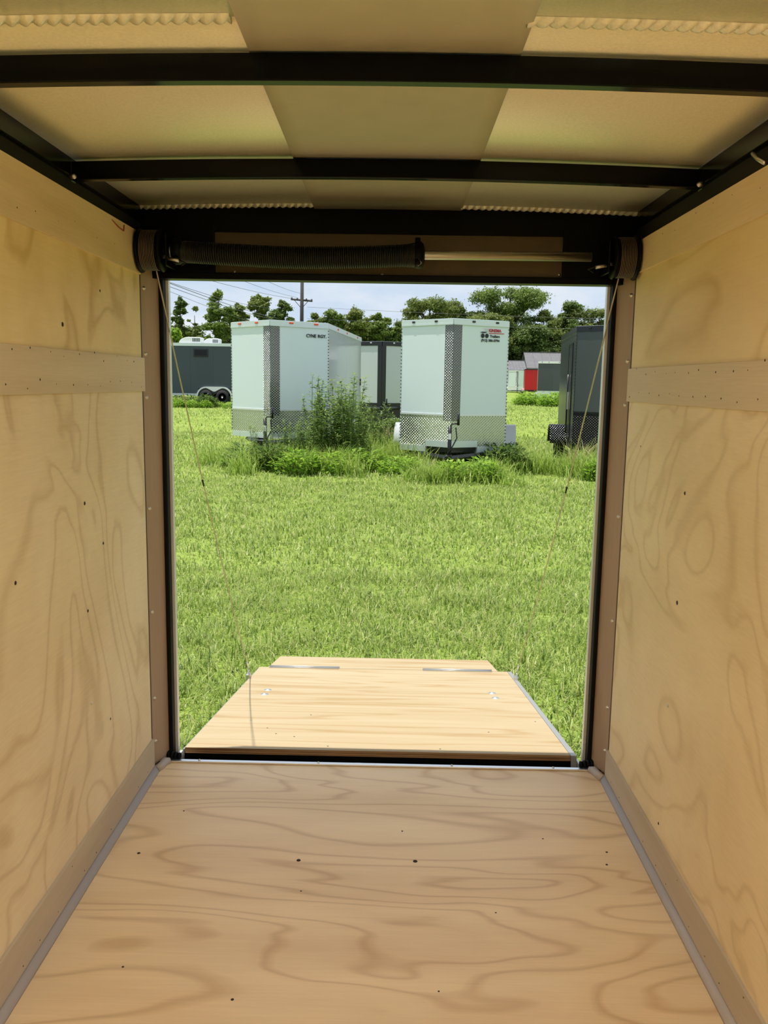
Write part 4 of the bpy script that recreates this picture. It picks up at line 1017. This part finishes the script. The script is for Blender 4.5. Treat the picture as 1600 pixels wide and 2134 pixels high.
for i, px in enumerate((860, 925, 990, 1055, 1120, 1185, 1250, 1310)):
    tree('low dark understorey tree behind the broad crowned trees', px, 140, 662+(i*9) % 14, 104, 'dark', 'bush', 3000, 60+i, group='understorey trees behind the broad trees', name='understorey_tree', leaf=.5)

# ---- weeds
WM = {'tall': leafmat('tall weed leaves', [(.10, .17, .035), (.17, .27, .06), (.25, .36, .09), (.34, .45, .14)], .4),
      'grass': leafmat('long weed grass', [(.14, .24, .03), (.24, .36, .05), (.34, .46, .09), (.44, .50, .16)], .4),
      'lush': leafmat('lush low weed leaves', [(.10, .20, .02), (.18, .32, .03), (.27, .43, .05), (.36, .52, .08)], .4),
      'dark': leafmat('dark weed leaves', [(.05, .10, .02), (.09, .16, .035), (.14, .21, .05), (.20, .28, .08)], .3),
      'straw': leafmat('dry weed straw', [(.30, .26, .12), (.42, .36, .18), (.5, .45, .25)], .3)}
STEM = plain('weed stem', (.16, .20, .06), .7)
def lance(base, dirs, ln, wd):
    """folded lance leaves"""
    n = len(base); d = dirs/np.linalg.norm(dirs, axis=1)[:, None]
    side = np.cross(d, np.array([0, 0, 1.])); side /= np.linalg.norm(side, axis=1)[:, None]+1e-6
    ln = ln[:, None]; wd = wd[:, None]
    V = np.empty((n, 4, 3)); mid = base + d*ln*.45; tip = base + d*ln; tip[:, 2] -= (ln[:, 0]*.18)
    V[:, 0] = base; V[:, 1] = mid+side*wd; V[:, 2] = tip; V[:, 3] = mid-side*wd
    return V.reshape(-1, 3), np.arange(n*4).reshape(n, 4)
def weed_proto(kind, seed):
    rng = np.random.RandomState(seed); t = link('weed', None); t.empty_display_size = .05
    if kind == 'tall':
        parts = []
        for s in range(4):
            h = rng.uniform(.95, 1.45); bx, by = rng.uniform(-.12, .12, 2); lx, ly = rng.uniform(-.22, .22, 2)
            obj('stem', MB().tube([(bx, by, -.02), (bx+lx*.4, by+ly*.4, h*.5), (bx+lx, by+ly, h)], [.008, .006, .003], 5), STEM, t, True, True)
            n = 120; u = rng.uniform(.12, 1, n); a = rng.uniform(0, 2*np.pi, n)
            base = np.stack([bx+lx*u, by+ly*u, h*u], 1)
            k = rng.randint(0, 14, n); aa = k*2.4                         # leaves gather on side shoots
            base += np.stack([np.cos(aa)*.10*(1.15-u), np.sin(aa)*.10*(1.15-u), .05*np.ones(n)], 1)*rng.uniform(0, 1, n)[:, None]
            dirs = np.stack([np.cos(a), np.sin(a), rng.uniform(-.1, .8, n)], 1)
            parts.append(lance(base, dirs, rng.uniform(.07, .15, n)*(1.25-.6*u), rng.uniform(.010, .020, n)))
        V_, F_ = join(parts); npmesh('leaves', V_, F_, WM['tall'], t)
    elif kind in ('lush', 'dark'):
        n = 420; r = rng.uniform(0, 1, n)**.5*.34; a = rng.uniform(0, 2*np.pi, n); z = rng.uniform(.02, 1, n)*.42*(1-.6*(r/.34)**2)
        base = np.stack([r*np.cos(a), r*np.sin(a), z], 1); a2 = a+rng.uniform(-1, 1, n)
        dirs = np.stack([np.cos(a2), np.sin(a2), rng.uniform(.0, 1.2, n)], 1)
        V_, F_ = lance(base, dirs, rng.uniform(.06, .15, n), rng.uniform(.014, .032, n)); npmesh('leaves', V_, F_, WM[kind], t)
        mb = MB()
        for k in range(8): aa = k*.8; mb.tube([(0, 0, -.02), (.15*math.cos(aa), .15*math.sin(aa), .22)], .004, 4)
        obj('stem', mb, STEM, t, True, True)
    else:
        n = 230; r = rng.uniform(0, 1, n)**.6*.16; a = rng.uniform(0, 2*np.pi, n); h = rng.uniform(.25, .72, n); wd = rng.uniform(.006, .013, n)
        x, y = r*np.cos(a), r*np.sin(a); a2 = a+rng.uniform(-.8, .8, n); le = rng.uniform(.1, .55, n)
        dx, dy = np.cos(a2), np.sin(a2); sx, sy = -dy*wd, dx*wd; P = np.empty((n, 5, 3))
        P[:, 0] = np.stack([x-sx, y-sy, 0*x-.02], 1); P[:, 1] = np.stack([x+sx, y+sy, 0*x-.02], 1)
        P[:, 2] = np.stack([x+dx*h*le*.35+sx*.8, y+dy*h*le*.35+sy*.8, h*.62], 1); P[:, 3] = np.stack([x+dx*h*le*.35-sx*.8, y+dy*h*le*.35-sy*.8, h*.62], 1)
        P[:, 4] = np.stack([x+dx*h*le, y+dy*h*le, h*(1-.35*le)], 1); k = np.arange(n)[:, None]*5
        npmesh('blades', P.reshape(-1, 3), np.concatenate([k+[0, 1, 2], k+[0, 2, 3], k+[3, 2, 4]], 0), WM['grass' if kind == 'grass' else 'straw'], t)
    return t
PROTO = {}
for kind in ('tall', 'lush', 'dark'): PROTO[kind] = [weed_proto(kind, 300+i) for i in range(3)]
USED = set(); wr_ = random.Random(77)
NAMES = {'tall': 'tall_weed', 'lush': 'leafy_weed', 'dark': 'leafy_weed', 'grass': 'grass_tuft', 'straw': 'grass_tuft'}
def weed(kind, x, y, sc, label, group):
    i = wr_.randrange(3); p = PROTO[kind][i]
    loc = (x, y, gz(y)); rz = wr_.uniform(0, 6.28)
    if (kind, i) not in USED:
        USED.add((kind, i)); o = p; o.location = loc; o.rotation_euler = (0, 0, rz); o.scale = (sc,)*3
    else: o = dup(p, loc, rz, scale=sc)
    o.name = NAMES[kind]; tag(o, label, 'weed' if kind in ('tall', 'lush', 'dark') else 'grass', group)
TUFT = {}
def tuft_field(kind, pts, label, sc=(.8, 1.2), jit=.12):
    """long uncut grass nobody could count: one mesh"""
    parts = []
    for px, Y, k in pts:
        c = at(px, 800, Y)
        for _ in range(k):
            x = c.x+wr_.uniform(-jit, jit)*2.2; y = Y+wr_.uniform(-jit, jit)*2.2; n = 170
            r_ = rs.uniform(0, 1, n)**.7*.30; a = rs.uniform(0, 6.28, n); s_ = wr_.uniform(*sc)
            parts.append(blades(x+r_*np.cos(a), y+r_*np.sin(a), rs.uniform(.16, .72, n)*s_*(1.1-r_), rs.uniform(.008, .017, n), rs.uniform(.05, .8, n), rs.uniform(0, .9, n)))
    V_, F_ = join(parts); tag(npmesh('long_grass', V_, F_, WM[kind]), label, 'grass', kind='stuff')
def weeds(kind, pts, label, group, sc=(.8, 1.2), jit=.12):
    if kind in ('grass', 'straw'): return tuft_field(kind, pts, label, sc, jit)
    for px, Y, k in pts:
        c = at(px, 800, Y)
        for _ in range(k): weed(kind, c.x+wr_.uniform(-jit, jit)*2, Y+wr_.uniform(-jit, jit)*2, wr_.uniform(*sc), label, group)
# thicket before the orange-lamp trailer
weeds('tall', [(600,15.0,1),(612,15.1,1),(628,15.0,2),(645,15.1,2),(660,15.3,3)], 'tall leafy weed below the black lettering of the orange-lamp trailer', 'tall weeds below the lettering', (.55, .9), .22)
weeds('tall', [(676,15.3,2),(690,15.4,3),(698,15.6,2)], 'tallest leafy weed at the front side corner of the orange-lamp trailer', 'tall weeds at the front corner', (.9, 1.25), .18)
weeds('tall', [(712,15.7,3),(724,15.9,3),(738,16.3,3),(750,16.9,2)], 'tall leafy weed before the side sheets of the orange-lamp trailer', 'tall weeds before the side sheets', (.7, 1.02), .24)
weeds('tall', [(548,14.9,1),(540,15.0,1),(612,15.0,1),(590,15.0,1)], 'knee-high leafy weed at the tongue of the orange-lamp trailer', 'weeds at the tongue', (.42, .58), .1)
weeds('dark', [(548,14.6,2),(530,14.9,1),(560,14.6,1),(575,14.8,1)], 'dark leafy weed below the tongue of the orange-lamp trailer', 'dark weeds at the tongue', (.8, 1.15), .12)
weeds('lush', [(585,14.6,1),(604,14.7,1),(622,14.5,2),(640,14.8,1)], 'low lush leafy weed below the lettered face of the orange-lamp trailer', 'lush weeds below the lettered face', (.5, 1.0), .25)
weeds('lush', [(660,14.6,1),(682,14.5,2),(700,14.9,1)], 'low lush leafy weed before the tallest weeds', 'lush weeds before the tallest weeds', (.5, 1.1), .25)
weeds('lush', [(722,14.9,2),(745,15.3,2),(756,15.9,1)], 'low lush leafy weed before the side sheets of the orange-lamp trailer', 'lush weeds before the side sheets', (.6, 1.1), .25)
weeds('lush', [(515,15.3,1),(500,15.8,1)], 'low lush leafy weed below the unlettered face of the orange-lamp trailer', 'lush weeds below the plain face', (.4, .7), .2)
weeds('grass', [(470,16,1),(485,15.6,2),(505,15.2,2),(525,14.9,2),(560,14.3,3),(590,14.4,3),(610,15.0,3),(635,15.2,3),(650,14.2,3),(672,14.9,3),(690,14.3,3),(712,15.2,3),(730,14.6,3),(752,15.1,3),(770,15.6,3),(774,16.5,3),(760,16.0,3)], 'long bending grass around the weed thicket', 'grass tufts around the thicket', (.7, 1.0), .2)
# between the white trailers, before the black-framed one
weeds('dark', [(770,20,2),(795,20.2,2),(815,20,2),(830,19,1)], 'dark leafy weed before the black-framed silver trailer', 'dark weeds in the gap', (1.2, 1.6), .2)
weeds('grass', [(765,18.5,2),(785,18.2,2),(805,18,2),(822,17,2),(790,16.8,2),(810,16,2),(826,15.2,2)], 'long uncut grass in the gap between the two white trailers', 'grass tufts in the gap', (.8, 1.15), .25)
weeds('straw', [(790,19.2,2),(808,19,1)], 'dry straw-coloured grass in the gap between the two white trailers', 'dry tufts in the gap', (1.0, 1.3), .2)
# around the dealer-logo trailer
weeds('lush', [(862,14.2,1),(882,14.0,2)], 'low lush weed under the unmarked face of the dealer-logo trailer', 'weeds under the unmarked face', (.6, .9), .15)
weeds('lush', [(908,13.7,1),(955,13.5,1)], 'low lush weed beside the jack of the dealer-logo trailer', 'weeds beside the jack', (.5, .8), .12)
weeds('lush', [(978,13.6,2),(1000,13.8,2),(1022,14.0,1)], 'low lush weed under the logo face of the dealer-logo trailer', 'weeds under the logo face', (.65, .95), .2)
weeds('straw', [(893,13.9,1),(905,13.9,1)], 'dry straw-coloured grass by the jack of the dealer-logo trailer', 'dry tufts by the jack', (.5, .7), .06)
weeds('grass', [(840,14.6,2),(858,14.2,2),(900,13.2,2),(930,13.0,2),(960,13.1,2),(1010,13.3,2),(1035,13.7,2),(850,13.6,2),(870,13.3,1)], 'long uncut grass under the nose of the dealer-logo trailer', 'grass tufts under the dealer-logo trailer', (.45, .75), .2)
weeds('dark', [(1052,15.0,2),(1064,15.3,2),(1046,14.7,1),(1072,15.6,1)], 'dark shaded weed beside the fender of the dealer-logo trailer', 'dark weeds by the fender', (.9, 1.3), .14)
weeds('grass', [(1060,14.4,2),(1078,14.8,2),(1050,14.1,1)], 'long uncut grass beside the fender of the dealer-logo trailer', 'grass tufts by the fender', (.7, 1.0), .14)
# before the black trailer
weeds('grass', [(1195,14.6,2),(1215,14.5,2),(1235,14.4,2),(1255,14.3,3),(1275,14.4,2),(1180,15.2,2),(1160,15.6,1)], 'long uncut grass before the black trailer', 'grass tufts before the black trailer', (.7, 1.1), .18)
weeds('straw', [(1225,15.0,1),(1258,14.8,1)], 'dry straw-coloured grass before the black trailer', 'dry tufts before the black trailer', (.9, 1.2), .1)
weeds('lush', [(1205,14.3,1),(1240,14.1,2),(1262,14.2,1)], 'low lush weed before the black trailer', 'weeds before the black trailer', (.6, .9), .15)
# far weeds
weeds('lush', [(1120,54,3),(1112,55,2),(1155,54,3),(1162,53,2)], 'big bright leafy bush before the far dark grey trailer', 'bushes before the far grey trailer', (1.5, 2.3), .5)
weeds('dark', [(425,42.5,2),(432,42.3,2),(436,42.6,1),(352,42.8,2),(372,43,2),(390,43,1),(475,42.6,1)], 'dark leafy weed against the charcoal trailer', 'dark weeds at the charcoal trailer', (1.1, 1.7), .3)
weeds('lush', [(348,42,2),(360,42.2,2),(380,42,2),(400,42,2),(418,41.8,2),(445,41.8,2),(465,42,2)], 'low lush weed along the foot of the charcoal trailer', 'lush weeds at the charcoal trailer', (.7, 1.1), .4)
for k, L_ in PROTO.items():
    for i, p in enumerate(L_):
        if (k, i) not in USED:
            for ch in list(p.children): bpy.data.objects.remove(ch)
            bpy.data.objects.remove(p)
